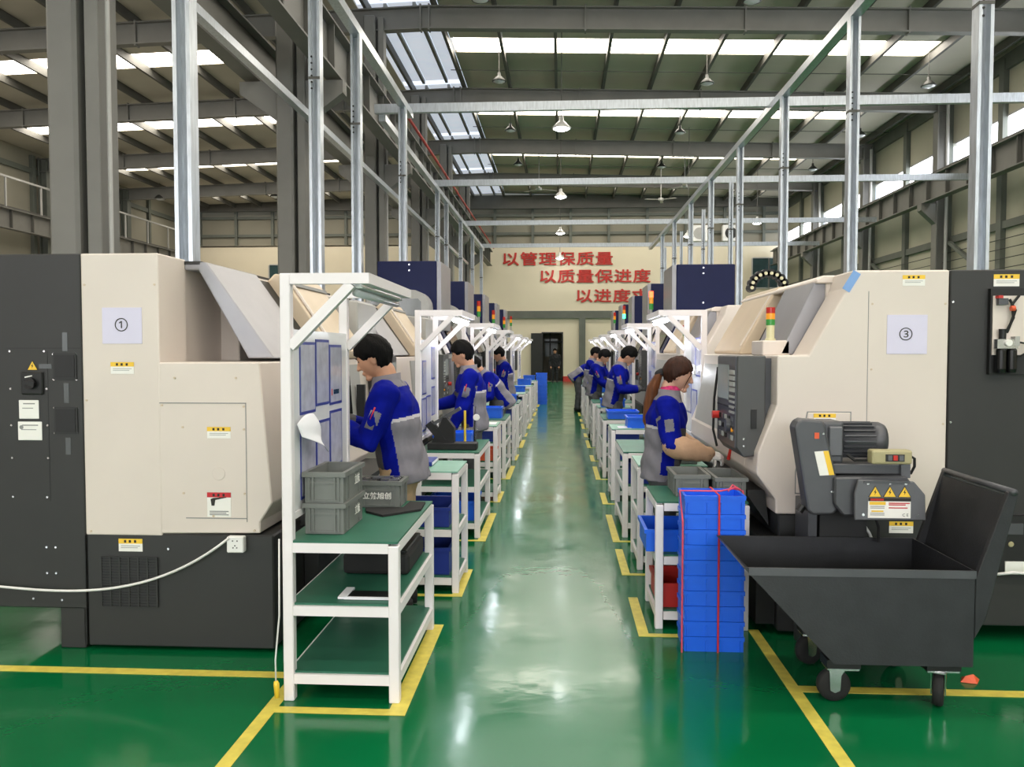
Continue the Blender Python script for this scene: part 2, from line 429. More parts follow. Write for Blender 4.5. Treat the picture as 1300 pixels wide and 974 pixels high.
# slogan
for body, cx, cz in (('以管理保质量', -.21, 6.40), ('以质量保进度', 1.75, 5.48), ('以进度求效益', 3.66, 4.45)):
    for i, ch in enumerate(body):
        text(ch, 'slogan_character', 'slogan_red', wallb, (cx + (i - 2.5) * .985, YB - .03, cz), .74, extrude=.025, sx=1.28, bold=.016)
# windows in far wall
for x0, x1, z0, z1 in ((-15.6, -14.7, 4.6, 6.2), (10.75, 11.55, 4.9, 6.4), (9.9, 10.7, 4.9, 6.4)):
    wr = win('dark glazed window in the far cream wall')
    MB().box(x0, x1, YB - .03, YB - .01, z0, z1).build('pane', 'glass_teal', wr)
    MB().box(x0 - .06, x0, YB - .06, YB, z0, z1).box(x1, x1 + .06, YB - .06, YB, z0, z1).box(x0, x1, YB - .06, YB, z1, z1 + .06).box(x0, x1, YB - .06, YB, z0 - .06, z0).build('window_frame', 'grey_paint', wr)

# right wall: panels, crane girder, clerestory
wr_ = tag(MB().box(XR, XR + .2, YF, YB, 0, 6.75).box(XR, XR + .2, YF, YB, 7.75, 10).build('wall_right', 'wall_panel'), 'pale panel wall on the right side', kind='structure')
for y in [19.4 + 6 * k for k in range(-6, 4)]:
    y0, y1 = y + .25, y + 5.75
    if y1 > YB: y1 = YB - .2
    wr = win('bright clerestory window high in the right wall')
    n = 6
    for i in range(n):
        a = y0 + (y1 - y0) * i / n; b = y0 + (y1 - y0) * (i + 1) / n
        MB().box(XR + .05, XR + .08, a + .03, b - .03, 6.78, 7.72).build('pane', 'clerestory', wr)
    mb = MB().box(XR - .02, XR + .05, y0, y1, 7.7, 7.76).box(XR - .02, XR + .05, y0, y1, 6.74, 6.8)
    mb.build('window_frame', 'grey_paint', wr)
for y in [14.4 + 3 * k + 2 for k in range(9)]: MB().box(XR - .14, XR, y - .12, y + .12, 0, 9.2).build('stud', 'steel_wallpaint', wr_)
for z in (3.4, 4.9): MB().box(XR - .1, XR, YF, YB, z - .1, z + .1).build('girt', 'steel_wallpaint', wr_)
MB().box(XR - .1, XR, YF, YB, 8.9, 9.3).build('girt', 'steel_wallpaint', wr_)
for y in (13.6, 19.6, 25.6, 31.6):
    MB().bar((XR - .18, y + .4, 2.2), (XR - .18, y + 5.4, 4.8), .1, .1).build('wall_brace', 'steel_wallpaint', wr_)
for z in (3.75, 4.0, 4.25, 4.5): MB().tube([(XR - .2, 10, z), (XR - .2, 40, z)], .012, 6).build('wall_conduit', 'charcoal_dark', wr_)
# left wall
wl = tag(MB().box(XL - .2, XL, YF, YB, 0, 10).build('wall_left', 'wall_upper'), 'grey beige cladding wall of left bay', kind='structure')
for y in [10 + 3 * k for k in range(11)]: MB().box(XL, XL + .14, y - .1, y + .1, 0, 9.2).build('stud', 'steel_wallpaint', wl)
for z in (3.2, 5.0, 8.6): MB().box(XL, XL + .1, YF, YB, z - .1, z + .1).build('girt', 'steel_wallpaint', wl)
wf = MB().box(XL, XR, YF - .2, YF, 0, 2.6).box(XL, XR, YF - .2, YF, 6.2, 10)
wf.build('wall_front', 'wall_cream', label='cream wall behind the viewpoint with a window band', kind='structure')
for i in range(5):  # unseen glowing panes, added to light the machine fronts from behind the camera
    x0 = XL + .3 + 6.4 * i; wr = win('tall factory window in the wall behind the viewpoint')
    for j in range(4): MB().box(x0 + 1.5 * j + .04, x0 + 1.5 * j + 1.46, YF - .12, YF - .08, 2.62, 6.18).build('pane', 'clerestory', wr)
    MB().box(x0 + 6.0, x0 + 6.4, YF - .2, YF, 2.6, 6.2).build('window_pier', 'wall_cream', wr)

# crane girders with stiffeners
def girder(x, face, z0, z1, y0, y1, label, stiff=True):
    r = root('crane_girder', (x, y0, z0), label, 'girder')
    MB().box(x - .015, x + .015, y0, y1, z0 + .03, z1 - .03).box(x - .16, x + .16, y0, y1, z1 - .03, z1).box(x - .13, x + .13, y0, y1, z0, z0 + .03).build('beam', 'steel_grey', r)
    MB().box(x - .04, x + .04, y0, y1, z1, z1 + .1).build('crane_rail', 'steel_dark', r)
    y = y0 + .6; pr = None
    while y < y1:
        if pr is None:
            pr = MB().box(x + .02 * face, x + .125 * face, y - .02, y + .02, z0 + .03, z1 - .03).build('stiffener', 'steel_dark', r); py = y
        else:
            o = pr.copy(); COL.objects.link(o); o.parent = r; o.location = (0, y - py, 0)
        y += 1.2
    return r
girder(-3.72, 1, 6.05, 6.8, 4, YB - .4, 'grey steel crane girder along the centre columns, aisle side')
girder(-5.08, -1, 6.05, 6.8, 4, YB - .4, 'grey steel crane girder along the centre columns, left bay side')
girder(XR - .75, -1, 6.0, 6.72, 4, YB - .4, 'grey steel crane girder below the clerestory windows')
girder(XL + .75, 1, 6.0, 6.72, 4, YB - .4, 'grey steel crane girder along the far left wall')
solo(MB().tube([(-3.5, 4, 6.95), (-3.5, YB - .6, 6.95)], .035, 8), 'conductor_rail', 'red_pipe', (-3.5, 4, 6.95), 'thin red crane conductor rail above the aisle side girder', 'rail')
# handrail on left wall girder
r = root('catwalk_railing', (XL + 1.0, 24, 6.8), 'pale catwalk railing high on the far left wall', 'railing')
MB().box(XL + 1.0, XL + 1.05, 24, 42, 7.75, 7.82).build('top_rail', 'grey_paint', r)
for y in range(24, 43, 2): MB().box(XL + 1.0, XL + 1.05, y, y + .06, 6.72, 7.76).build('baluster', 'grey_paint', r)

# columns
COLN = ['nearest', 'second', 'third', 'fourth', 'fifth', 'sixth']
for i, y in enumerate([7.4 + 6 * k for k in range(6)]):
    x = -4.4
    r = root('steel_column', (x, y, 0), '%s grey steel column of the centre row left of the aisle' % COLN[i], 'column', 'centre steel columns')
    MB().box(x - .23, x + .05, y - .2, y + .2, 0, 9.45).build('column_shaft', 'steel_grey', r, bevel=.03)
    MB().box(x + .05, x + .11, y - .03, y + .03, 0, 9.4).build('web', 'steel_dark', r)
    MB().box(x + .11, x + .24, y - .16, y + .16, 0, 9.4).build('flange', 'steel_grey', r, bevel=.008)
    for s in (1, -1):
        xe = x + .24 if s > 0 else x - .23
        MB().prism([(xe, 6.0), (xe + s * .62, 6.0), (xe + s * .62, 5.8), (xe, 5.35)], 'y', y - .12, y + .12).build('corbel', 'steel_grey', r)
    MB().tube([(x + .3, y - .1, 2.2), (x + .3, y - .1, 6.4), (x + .2, y - .1, 6.7)], .02, 6).build('conduit', 'grey_paint', r)
for i, y in enumerate([19.4, 25.4, 31.4, 37.4]):
    x = XR - .3
    r = root('wall_column', (x, y, 0), '%s steel column standing against the right wall' % ORD[i], 'column', 'right wall columns')
    MB().box(x - .15, x + .15, y - .02, y + .02, 0, 9.1).box(x - .17, x - .13, y - .16, y + .16, 0, 9.1).box(x + .13, x + .17, y - .16, y + .16, 0, 9.1).build('column_shaft', 'steel_grey', r)
    MB().prism([(x - .17, 6.0), (x - .6, 6.0), (x - .6, 5.8), (x - .17, 5.4)], 'y', y - .14, y + .14).build('corbel', 'steel_grey', r)
    MB().tube([(x + .05, y - .3, 0), (x + .05, y - .3, 9.0)], .05, 8).build('downpipe', 'grey_paint', r)
for i, y in enumerate([25.4, 31.4, 37.4]):
    x = XL + .3
    r = root('wall_column', (x, y, 0), '%s steel column standing against the far left wall' % ORD[i], 'column', 'left wall columns')
    MB().box(x - .15, x + .15, y - .02, y + .02, 0, 9.1).box(x - .17, x - .13, y - .16, y + .16, 0, 9.1).box(x + .13, x + .17, y - .16, y + .16, 0, 9.1).build('column_shaft', 'steel_wallpaint', r)

# galvanised service frame over the machines
FZ = 5.9
def channel(mb, p, q, wd=.13, ht=.13): mb.bar(p, q, wd, ht)
def post(x, y, label, zt=FZ - .06, wd=.13):
    r = root('support_post', (x, y, 0), label, 'post', 'galvanised support posts')
    t = .012; h = wd / 2
    MB().box(x - h, x + h, y + h - t, y + h, 0, zt).box(x - h, x - h + t, y - h, y + h - t, 0, zt).box(x + h - t, x + h, y - h, y + h - t, 0, zt).box(x - h + t, x - h + .03, y - h, y - h + t, 0, zt).box(x + h - .03, x + h - t, y - h, y - h + t, 0, zt).build('channel', 'steel_galv', r)
    MB().box(x - h * 1.5, x + h * 1.5, y - h * 1.5, y + h * 1.5, 0, .015).build('base_plate', 'steel_galv', r)
    MB().box(x - h - .004, x - h + .004, y - h, y + h, zt - 1.2, zt - 1.17).box(x - h, x + h, y - h - .006, y - h, zt - 1.2, zt - 1.17).build('clamp', 'steel_dark', r)
    for k in range(6): MB().cyl((x - h * .45, y - h - .003, zt - .95 - .07 * k), (x - h * .45, y - h + .004, zt - .95 - .07 * k), .012, n=8).build('slot_hole', 'black', r)
for i, y in enumerate((5.95, 9.2, 11.05, 14.3)): post(-2.76, y, '%s galvanised upright nearest the camera on the left' % ORD[i].capitalize().lower())
for i, y in enumerate((21.9, 23.6, 27, 30.6, 34)): post(-3.3, y, '%s galvanised upright in the far left line' % ORD[i], wd=.12)
for i, y in enumerate((7.6, 10.85, 14.1, 17.5, 20.8, 24.0, 27.4, 30.6)): post(3.72, y, '%s galvanised upright on the right, counted from the camera' % ORD[i])
for i, y in enumerate((21, 25, 29.5, 34)): post(4.6 - .35, y, '%s thin galvanised upright in the far right line' % ORD[i], wd=.1)
def rail(p, q, label, wd=.13, ht=.12):
    solo(MB().bar(p, q, wd, ht), 'overhead_rail', 'steel_galv', p, label, 'rail', 'galvanised overhead rails')
rail((-2.76, 2, FZ), (-2.76, 14.97, FZ), 'galvanised overhead rail along the left row, near half')
rail((-3.3, 15.12, FZ), (-3.3, 34.7, FZ), 'galvanised overhead rail along the left row, far half')
rail((-3.95, 5.0, 5.28), (-3.95, 34.4, 5.28), 'lower galvanised rail running beside the centre columns', .11, .1)
rail((3.72, 2, FZ), (3.72, 34.7, FZ), 'long galvanised overhead rail along the right row')
for i, y in enumerate((15.05, 21.7, 28.5, 34.6)):
    rail((-3.42, y, FZ + .14), (10.6, y, FZ + .14), '%s galvanised cross bar spanning the hall, counted from the camera' % ORD[i], .1, .16)
# pendant high-bay lamps
def pendant(x, y, z, on, label, ztop=None, s=1.):
    r = root('pendant_lamp', (x, y, z), label, 'lamp', 'high bay pendant lamps')
    prof = [(.24*s, 0), (.245*s, .012), (.12*s, .15*s), (.06*s, .2*s), (.055*s, .3*s), (.02*s, .31*s)]
    vs = MB(); vs.smooth = True; vs.lathe(prof, (x, y, z), 20); vs.build('lamp_shade', 'lamp_shade_bright' if on else 'lamp_shade', r)
    b = MB(); b.lathe([(.05*s, -.06*s), (.11*s, -.045*s), (.2*s, -.004), (.2*s, -.002)], (x, y, z), 16); b.build('bulb', 'lamp_on' if on else 'led_off', r)
    zt = ztop or roofz(x) + .03
    MB().cyl((x, y, z + .3*s), (x, y, zt), .012, n=6).build('hanger_rod', 'steel_dark', r)
for i, (y, z) in enumerate(((20.6, 7.12), (30.6, 7.3), (39.6, 7.25), (42.2, 6.35))):
    pendant(-.02 * i, y, z, True, '%s lit pendant lamp down the middle of the hall' % ORD[i])
for x, nx in ((-1.7, 'left'), (3.9, 'middle'), (9.7, 'right')):
    for i, y in enumerate((17.4, 22.6, 27.6, 32.6)):
        if x > 9 and y < 20: continue
        pendant(x, y, roofz(x) - .9, False, 'unlit dark pendant lamp, %s line, %s from camera' % (nx, ORD[i]), s=.8)
for i, (x, y, z) in enumerate(((-18.7, 37.5, 8.7), (-13.3, 37.8, 8.8))): pendant(x, y, z, False, 'small pendant lamp in the left bay, %s' % ('far one by wall' if i == 0 else 'one nearer the centre columns'), s=1.1)
pendant(4.6, 30.2, 5.55 + .2, True, 'small lit lamp hung under the far right cross bar', s=.8)
pendant(8.4, 36, 7.1, True, 'small bright lamp near the far right corner', s=.9)
# ceiling fans
for i, (x, y) in enumerate(((-.9, 33.4), (4.3, 36.0), (4.9, 33.2))):
    z = 8.15
    r = root('ceiling_fan', (x, y, z), '%s thin bladed ceiling fan under the far roof' % ORD[i], 'fan', 'ceiling fans')
    MB().cyl((x, y, z), (x, y, roofz(x)), .02, n=6).build('hanger_rod', 'grey_paint', r)
    MB().lathe([(.05, -.06), (.12, -.04), (.12, .05), (.05, .08)], (x, y, z), 12).build('hub', 'grey_paint', r)
    for k in range(3):
        a = 2*PI*k/3 + .4 + i
        MB().bar((x + .1*math.cos(a), y + .1*math.sin(a), z), (x + .75*math.cos(a), y + .75*math.sin(a), z - .02), .13, .012).build('blade', 'grey_paint', r)
# air-conditioning outdoor units on the far wall ledge
for i, x in enumerate((6.7, 8.3)):
    r = root('air_conditioner', (x, YB - .2, 7.27), ('white air conditioner unit on far wall ledge' if i == 0 else 'open dark framed air conditioner unit on far wall ledge'), 'air conditioner')
    MB().box(x, x + 1.0, YB - .3, YB + .1, 7.27, 8.1).build('casing', 'white_plastic', r, bevel=.03)
    b = MB(); b.lathe([(.3, 0), (.3, -.02), (.05, -.03)], (x + .42, YB - .3, 7.68), 20, 'y'); b.build('fan_grille', 'charcoal_dark' if i else 'grey_paint', r)
# ------------------------------------------------------------------ shared small parts
def sticker(parent, x, y, z, wd, ht, kind='yellow', face='y', name='warning_label'):
    """flat printed label; face 'y' looks towards the camera, 'x+'/'x-' looks along the aisle axis"""
    t = .002
    def bx(u0, u1, v0, v1, d):
        if face == 'y': return MB().box(x+u0, x+u1, y-d, y, z+v0, z+v1)
        s = 1 if face == 'x+' else -1
        return MB().box(x, x+s*d, y+u0, y+u1, z+v0, z+v1)
    lab = bx(-wd/2, wd/2, -ht/2, ht/2, t).build(name, 'label_white', parent)
    head = {'yellow': 'label_yellow', 'red': 'label_red'}.get(kind)
    if head:
        hh = .38 if kind == 'yellow' else .2
        bx(-wd/2, wd/2, ht/2 - ht*hh, ht/2, t*1.5).build('label_header', head, lab)
        mb = MB()
        for u in (-.22, -.02, .2):
            m2 = bx(wd*(u-.045), wd*(u+.045), ht/2-ht*hh*.8, ht/2-ht*hh*.25, t*2); mb.add(m2.v, m2.f)
        mb.build('print', 'print_dark', lab)
        mb = MB()
        for k in range(2 if kind == 'yellow' else 3):
            zz = -ht*.05 - k*ht*.14 if kind == 'yellow' else -ht*.26 - k*ht*.07
            m2 = bx(-wd*.4, wd*(.4 - .1*(k % 2)), zz-ht*.03, zz+ht*.01, t*1.6); mb.add(m2.v, m2.f)
        mb.build('print', 'print_grey', lab)
    return lab
def triangle_sign(parent, x, y, z, s):
    o = MB().prism([(x-s/2, z-s*.43), (x+s/2, z-s*.43), (x, z+s*.43)], 'y', y-.002, y).build('hazard_triangle', 'print_dark', parent)
    MB().prism([(x-s*.43, z-s*.39), (x+s*.43, z-s*.39), (x, z+s*.36)], 'y', y-.003, y-.002).build('hazard_face', 'label_yellow', o)
    MB().prism([(x-.05*s, z-.25*s), (x+.1*s, z-.02*s), (x+.01*s, z-.01*s), (x+.06*s, z+.2*s), (x-.1*s, z-.06*s), (x, z-.07*s)], 'y', y-.004, y-.003).build('hazard_symbol', 'print_dark', o)
def screws(parent, pts, y, m='chrome', r=.006):
    pr = None
    for x, z in pts:
        if pr is None:
            pr = MB().cyl((x, y - .003, z), (x, y + .002, z), r, n=8).build('screw', m, parent); p0 = (x, z)
        else:
            o = pr.copy(); COL.objects.link(o); o.parent = parent; o.location = (x - p0[0], 0, z - p0[1])
def tower(parent, x, y, z, h=.24, r=.026, on=None, segs=('lens_red', 'lens_amber', 'lens_green')):
    t = MB().lathe([(r*1.2, 0), (r*1.2, .012), (r*.95, .014), (r*.95, h*.45), (r*.95, h*.46)], (x, y, z), 16).build('signal_tower', 'lens_clear', parent)
    k = len(segs); hh = h * .54 / k
    for i, sname in enumerate(reversed(segs)):
        MB().lathe([(r, 0), (r*1.03, .003), (r*1.03, hh-.003), (r, hh)], (x, y, z + h*.46 + i*hh), 16).build('signal_lens', sname, t)

# ------------------------------------------------------------------ machine tools
def control_panel(parent, s, d_face, depth, y0, y1, z0, z1):
    """operator panel: face looks to the aisle (towards -s), s=+1 right row, -1 left row"""
    xf = s * d_face; xb = s * (d_face + depth)
    H = z1 - z0; W = y1 - y0
    box = MB().prism([(xf, z1), (xb, z1), (xb, z0 - .02), (xf + s*depth*.25, z0 - .035), (xf, z0 + .02)], 'y', y0, y1).build('control_panel', 'panel_grey', parent, bevel=.006)
    def pl(u0, u1, v0, v1, d, nm, m): return MB().box(xf, xf - s*d, y0+W*u0, y0+W*u1, z0+H*v0, z0+H*v1).build(nm, m, box)
    pl(.03, .97, .03, .985, .006, 'panel_bezel', 'gunmetal')
    pl(.36, .93, .52, .90, .010, 'screen', 'screen_grey')
    for i in range(4): pl(.06, .30, .80 - i*.062, .845 - i*.062, .012, 'key_row', 'key_grey')
    for i in range(4): pl(.06, .30, .53 - i*.0 - i*.055 + .02, .565 - i*.055 + .01, .012, 'key_row', 'key_grey')
    pl(.04, .96, .44, .455, .009, 'panel_seam', 'black')
    for i in range(5):
        for j in range(3):
            pl(.12+i*.16, .2+i*.16, .10+j*.1, .15+j*.1, .013, 'button', ('key_grey', 'black', 'gunmetal_light')[(i*2+j) % 3])
    yy = y0 + W*.86
    MB().cyl((xf - s*.0, yy, z0+H*.32), (xf - s*.05, yy, z0+H*.32), .024, n=14).build('emergency_stop', 'red_plastic', box)
    MB().cyl((xf, y0+W*.3, z0+H*.25), (xf - s*.03, y0+W*.3, z0+H*.25), .04, n=18).build('hand_wheel', 'gunmetal_light', box)
    MB().cyl((xf, y0+W*.14, z0+H*.21), (xf - s*.015, y0+W*.14, z0+H*.21), .012, n=10).build('indicator_light', 'lens_amber', box)
    return box

def lathe_left(Y0, label):
    r = root('cnc_lathe', (-2.0, Y0, 0), label, 'machine', 'cream lathes')
    Y1 = Y0 + 2.92
    MB().box(-2.53, -1.51, Y0, Y1, .02, .63).build('base', 'charcoal', r, bevel=.008)
    MB().box(-3.1, -2.532, Y0, Y0 + 1.5, .22, 2.115).box(-2.69, -2.55, Y0 + .01, Y0 + 1.4, 0.0, .23).build('rear_cabinet', 'charcoal', r, bevel=.006)
    MB().box(-2.53, -2.11, Y0 - .003, Y0 + .32, .62, 2.115).build('end_column', 'cream', r, bevel=.008, seg=2)
    MB().prism([(-2.53, .625), (-1.58, .64), (-1.58, .70), (-1.515, .80), (-1.575, 1.542), (-2.53, 1.542)], 'y', Y0, Y1).build('lower_housing', 'cream', r, bevel=.006)
    MB().box(-2.6, -2.115, Y0 + .32, Y0 + .8, 1.54, 2.09).build('recess_panel', 'cream', r)
    MB().box(-2.6, -2.0, Y0 + .8, Y1, 1.54, 2.085).build('upper_housing', 'cream', r, bevel=.006)
    MB().box(-2.55, -2.02, Y0 + .3, Y1 - .02, 2.085, 2.105).build('top_cover', 'charcoal', r)
    prof = [(-2.11, 2.10), (-1.985, 2.10), (-1.60, 1.56), (-1.75, 1.56), (-2.03, 2.055), (-2.11, 2.055)]
    MB().prism(prof, 'y', Y0 + .30, Y0 + 1.06).build('sliding_hood', 'silver_paint', r, bevel=.008, seg=2)
    slit = [(-2.0, 2.04), (-1.99, 2.07), (-1.63, 1.56), (-1.75, 1.56)]
    MB().prism(slit, 'y', Y0 + 1.06, Y0 + 1.30).build('door_gap', 'black', r)
    c = [(-2.02, 2.06), (-1.95, 2.13), (-1.90, 2.12), (-1.545, 1.60), (-1.56, 1.548), (-1.70, 1.548)]
    d = MB().prism(c, 'y', Y0 + 1.30, Y0 + 2.2).build('door', 'cream_edge', r, bevel=.012, seg=2)
    MB().bar((-1.84, Y0 + 1.36, 2.055), (-1.60, Y0 + 1.36, 1.70), .03, .012, (1, 0, 1)).build('door_lip', 'cream', d)
    MB().bar((-1.86, Y0 + 1.8, 2.075), (-1.845, Y0 + 1.8, 2.05), .8, .01, (1, 0, 1)).build('door_seam', 'print_grey', d)
    # lower front sliding door + window
    MB().prism([(-1.575, 1.50), (-1.53, .95), (-1.515, .95), (-1.56, 1.50)], 'y', Y0 + .95, Y0 + 2.05).build('front_door', 'grey_paint', r)
    MB().prism([(-1.562, 1.42), (-1.54, 1.14), (-1.53, 1.14), (-1.552, 1.42)], 'y', Y0 + 1.2, Y0 + 1.75).build('door_window', 'glass_dark', r)
    MB().box(-1.53, -1.47, Y0 + 1.86, Y0 + 1.9, 1.0, 1.35).build('door_handle', 'black', r)
    MB().prism([(-1.62, 1.545), (-1.62, 2.0), (-2.0, 2.05), (-2.0, 1.545)], 'y', Y0 + 2.28, Y1).build('panel_housing', 'grey_paint', r, bevel=.01)
    control_panel(r, -1, 1.42, .1, Y0 + 2.3, Y0 + 2.8, 1.02, 1.56)
    MB().box(-1.62, -1.5, Y0 + 2.35, Y0 + 2.75, 1.0, 1.55).build('panel_arm', 'charcoal', r)
    tower(r, -1.82, Y0 + 2.24, 1.545, .36, .028)
    # chip tray at the foot of the front
    MB().prism([(-1.51, .58), (-1.30, .72), (-1.30, .75), (-1.55, .75)], 'y', Y0 + .45, Y0 + 2.2).build('drip_tray', 'charcoal', r)
    MB().box(-1.505, -1.42, Y0 + .5, Y0 + 2.1, .1, .56).build('coolant_tank', 'black', r)
    return r
def lathe_right(Y0, label):
    r = root('cnc_lathe', (1.7, Y0, 0), label, 'machine', 'cream lathes')
    Y1 = Y0 + 2.34
    MB().box(1.22, 2.13, Y0 + .01, Y1, .02, .69).build('base', 'charcoal', r, bevel=.008)
    MB().box(2.125, 3.1, Y0, Y0 + 1.5, .08, 2.045).build('rear_cabinet', 'charcoal', r, bevel=.006)
    MB().prism([(2.12, .69), (1.20, .69), (1.20, .77), (1.095, .91), (1.10, 1.03), (1.20, 1.30), (1.20, 1.578), (1.37, 1.578), (1.575, 1.95), (1.60, 2.045), (2.12, 2.045)], 'y', Y0, Y0 + .32).build('end_housing', 'cream', r, bevel=.01, seg=2)
    MB().prism([(2.12, .69), (1.20, .69), (1.20, .77), (1.095, .91), (1.10, 1.03), (1.20, 1.30), (1.20, 1.575), (2.12, 1.575)], 'y', Y0 + .32, Y1).build('lower_housing', 'cream', r, bevel=.006)
    MB().box(1.56, 2.2, Y0 + .32, Y1, 1.57, 2.0).build('upper_housing', 'cream', r)
    MB().prism([(2.1, 2.045), (1.54, 2.045), (1.50, 2.02), (1.50, 2.0), (2.1, 2.0)], 'y', Y0 + .3, Y1).build('top_cover', 'cream', r, bevel=.006)
    prof = [(1.66, 2.035), (1.51, 2.03), (1.30, 1.58), (1.66, 1.58)]
    MB().prism(prof, 'y', Y0 + .34, Y0 + 1.0).build('sliding_hood', 'silver_paint', r, bevel=.008, seg=2)
    MB().prism([(1.6, 1.98), (1.56, 1.98), (1.36, 1.585), (1.5, 1.585)], 'y', Y0 + 1.0, Y0 + 1.3).build('door_gap', 'black', r)
    d = MB().prism([(1.62, 2.06), (1.53, 2.055), (1.27, 1.60), (1.28, 1.58), (1.42, 1.58)], 'y', Y0 + 1.3, Y0 + 2.28).build('door', 'cream_edge', r, bevel=.012, seg=2)
    MB().bar((1.50, Y0 + 1.36, 2.0), (1.29, Y0 + 1.36, 1.64), .03, .012, (-1, 0, 1)).build('door_lip', 'cream', d)
    MB().prism([(1.20, 1.50), (1.12, 1.05), (1.105, 1.05), (1.185, 1.50)], 'y', Y0 + .9, Y0 + 2.2).build('front_door', 'grey_paint', r)
    MB().prism([(1.182, 1.42), (1.14, 1.16), (1.13, 1.16), (1.172, 1.42)], 'y', Y0 + 1.2, Y0 + 1.8).build('door_window', 'glass_dark', r)
    MB().box(1.20, 1.36, Y0 + .34, Y0 + .62, 1.575, 1.665).build('tower_plinth', 'cream', r, bevel=.006)
    tower(r, 1.265, Y0 + .42, 1.665, .20, .026, segs=('lens_red', 'lens_amber', 'lens_green'))
    MB().prism([(1.215, .58), (1.09, .76), (1.09, .79), (1.19, .79)], 'y', Y0 + .2, Y0 + 2.2).build('drip_tray', 'charcoal', r)
    MB().box(1.11, 1.215, Y0 + .05, Y0 + 2.1, .05, .56).build('coolant_tank', 'black', r)
    return r
def gantry_machine(s, Y0, off, label):
    """grey machining centre with a rounded shroud and a tall navy loader box; s=-1 left row, +1 right row"""
    r = root('machining_centre', (s * (2.0 + off), Y0, 0), label, 'machine', 'grey machining centres')
    Y1 = Y0 + 2.9
    X = lambda d: s * (d + off)
    P = lambda pts: [(X(a), z) for a, z in pts]
    MB().prism(P([(1.52, .02), (2.6, .02), (2.6, .62), (1.52, .62)]), 'y', Y0, Y1).build('base', 'charcoal', r)
    MB().prism(P([(1.56, .62), (2.6, .62), (2.6, 1.55), (1.6, 1.55)]), 'y', Y0, Y1).build('lower_housing', 'grey_paint', r, bevel=.008)
    arc = [(1.77 + .22 - .22 * math.cos(a), 2.20 + .22 * math.sin(a)) for a in [i * PI / 12 for i in range(7)]]
    if s < 0: MB().prism(P([(2.6, 1.55), (1.60, 1.55), (1.77, 2.0)] + arc + [(2.6, 2.42)]), 'y', Y0 + .05, Y1 - .9).build('shroud', 'grey_paint', r)
    else: MB().prism(P([(2.6, 1.55), (1.60, 1.55), (1.82, 2.0), (2.1, 2.1), (2.6, 2.1)]), 'y', Y0 + .05, Y1 - .6).build('shroud', 'cream', r, bevel=.02)
    if s < 0: MB().prism(P([(1.86, 2.05), (1.86, 2.26), (1.9, 2.3), (2.5, 2.3), (2.54, 2.26), (2.54, 2.05), (2.5, 2.01), (1.9, 2.01)]), 'y', Y0 + .035, Y0 + .05).build('side_window', 'window_grey', r)
    nb = MB().prism(P([(1.72, 1.9), (2.55, 1.9), (2.55, 2.85), (1.72, 2.85)]), 'y', Y0 + .5, Y0 + 1.5).build('loader_box', 'navy', r, bevel=.01)
    MB().prism(P([(1.66, 1.9), (1.718, 1.9), (1.718, 2.84), (1.66, 2.84)]), 'y', Y0 + .52, Y0 + 1.5).build('side_panel', 'silver_paint', nb)
    for dz in (2.8, 2.72, 2.3): MB().cyl((X(2.1), Y0 + .492, dz), (X(2.1), Y0 + .5, dz), .012, n=8).build('bolt', 'chrome', nb)
    # slanted white and navy doors
    for i, (a, b, m, pr_) in enumerate(((.25, .45, 'white_paint', .03), (.47, .75, 'navy', .05), (.77, .9, 'silver_paint', .03), (1.2, 2.2, 'black_gloss', .02))):
        MB().prism(P([(1.80, 2.06), (1.56, 1.56), (1.56 - pr_, 1.58), (1.80 - pr_, 2.08)]), 'y', Y0 + a, Y0 + b).build('slanted_door', m, r)
    MB().prism(P([(1.60, 1.5), (1.55, 1.5), (1.53, .9), (1.58, .9)]), 'y', Y0 + .7, Y0 + 2.0).build('front_door', 'silver_paint', r)
    MB().prism(P([(1.55, 1.44), (1.54, 1.44), (1.525, 1.05), (1.535, 1.05)]), 'y', Y0 + 1.0, Y0 + 1.7).build('door_window', 'glass_dark', r)
    control_panel(r, s, 1.40 + off, .12, Y0 + 2.2, Y0 + 2.75, 1.02, 1.62)
    MB().prism(P([(1.52, 1.0), (1.7, 1.0), (1.7, 1.6), (1.52, 1.6)]), 'y', Y0 + 2.3, Y0 + 2.7).build('panel_arm', 'charcoal', r)
    return r

LP, RP = 3.30, 3.35
mL = lathe_left(4.2, 'cream and charcoal lathe marked 1, front left beside the whiteboard bench')
m2 = copy_tree(mL); m2.location.y += LP; m2['label'] = 'second cream lathe in the left row, behind the one marked 1'
mR = lathe_right(4.63, 'cream and charcoal lathe marked 3, front right behind the black tipping cart')
m3 = copy_tree(mR); m3.location.y += 3.395; m3['label'] = 'second cream lathe in the right row, behind the one marked 3'
gl = gantry_machine(-1, 10.8, 0, 'grey machine with tallest looking navy box, third in the left row')
for k in range(1, 5):
    g = copy_tree(gl); g.location.y += LP * k; g['label'] = 'grey machine with navy box, %s in the left row' % ORD[2 + k]
gr = gantry_machine(1, 11.46, -.06, 'grey machine under the big navy box, third in the right row')
for k in range(1, 5):
    g = copy_tree(gr); g.location.y += RP * k; g['label'] = 'grey machine with navy box, %s in the right row' % ORD[2 + k]
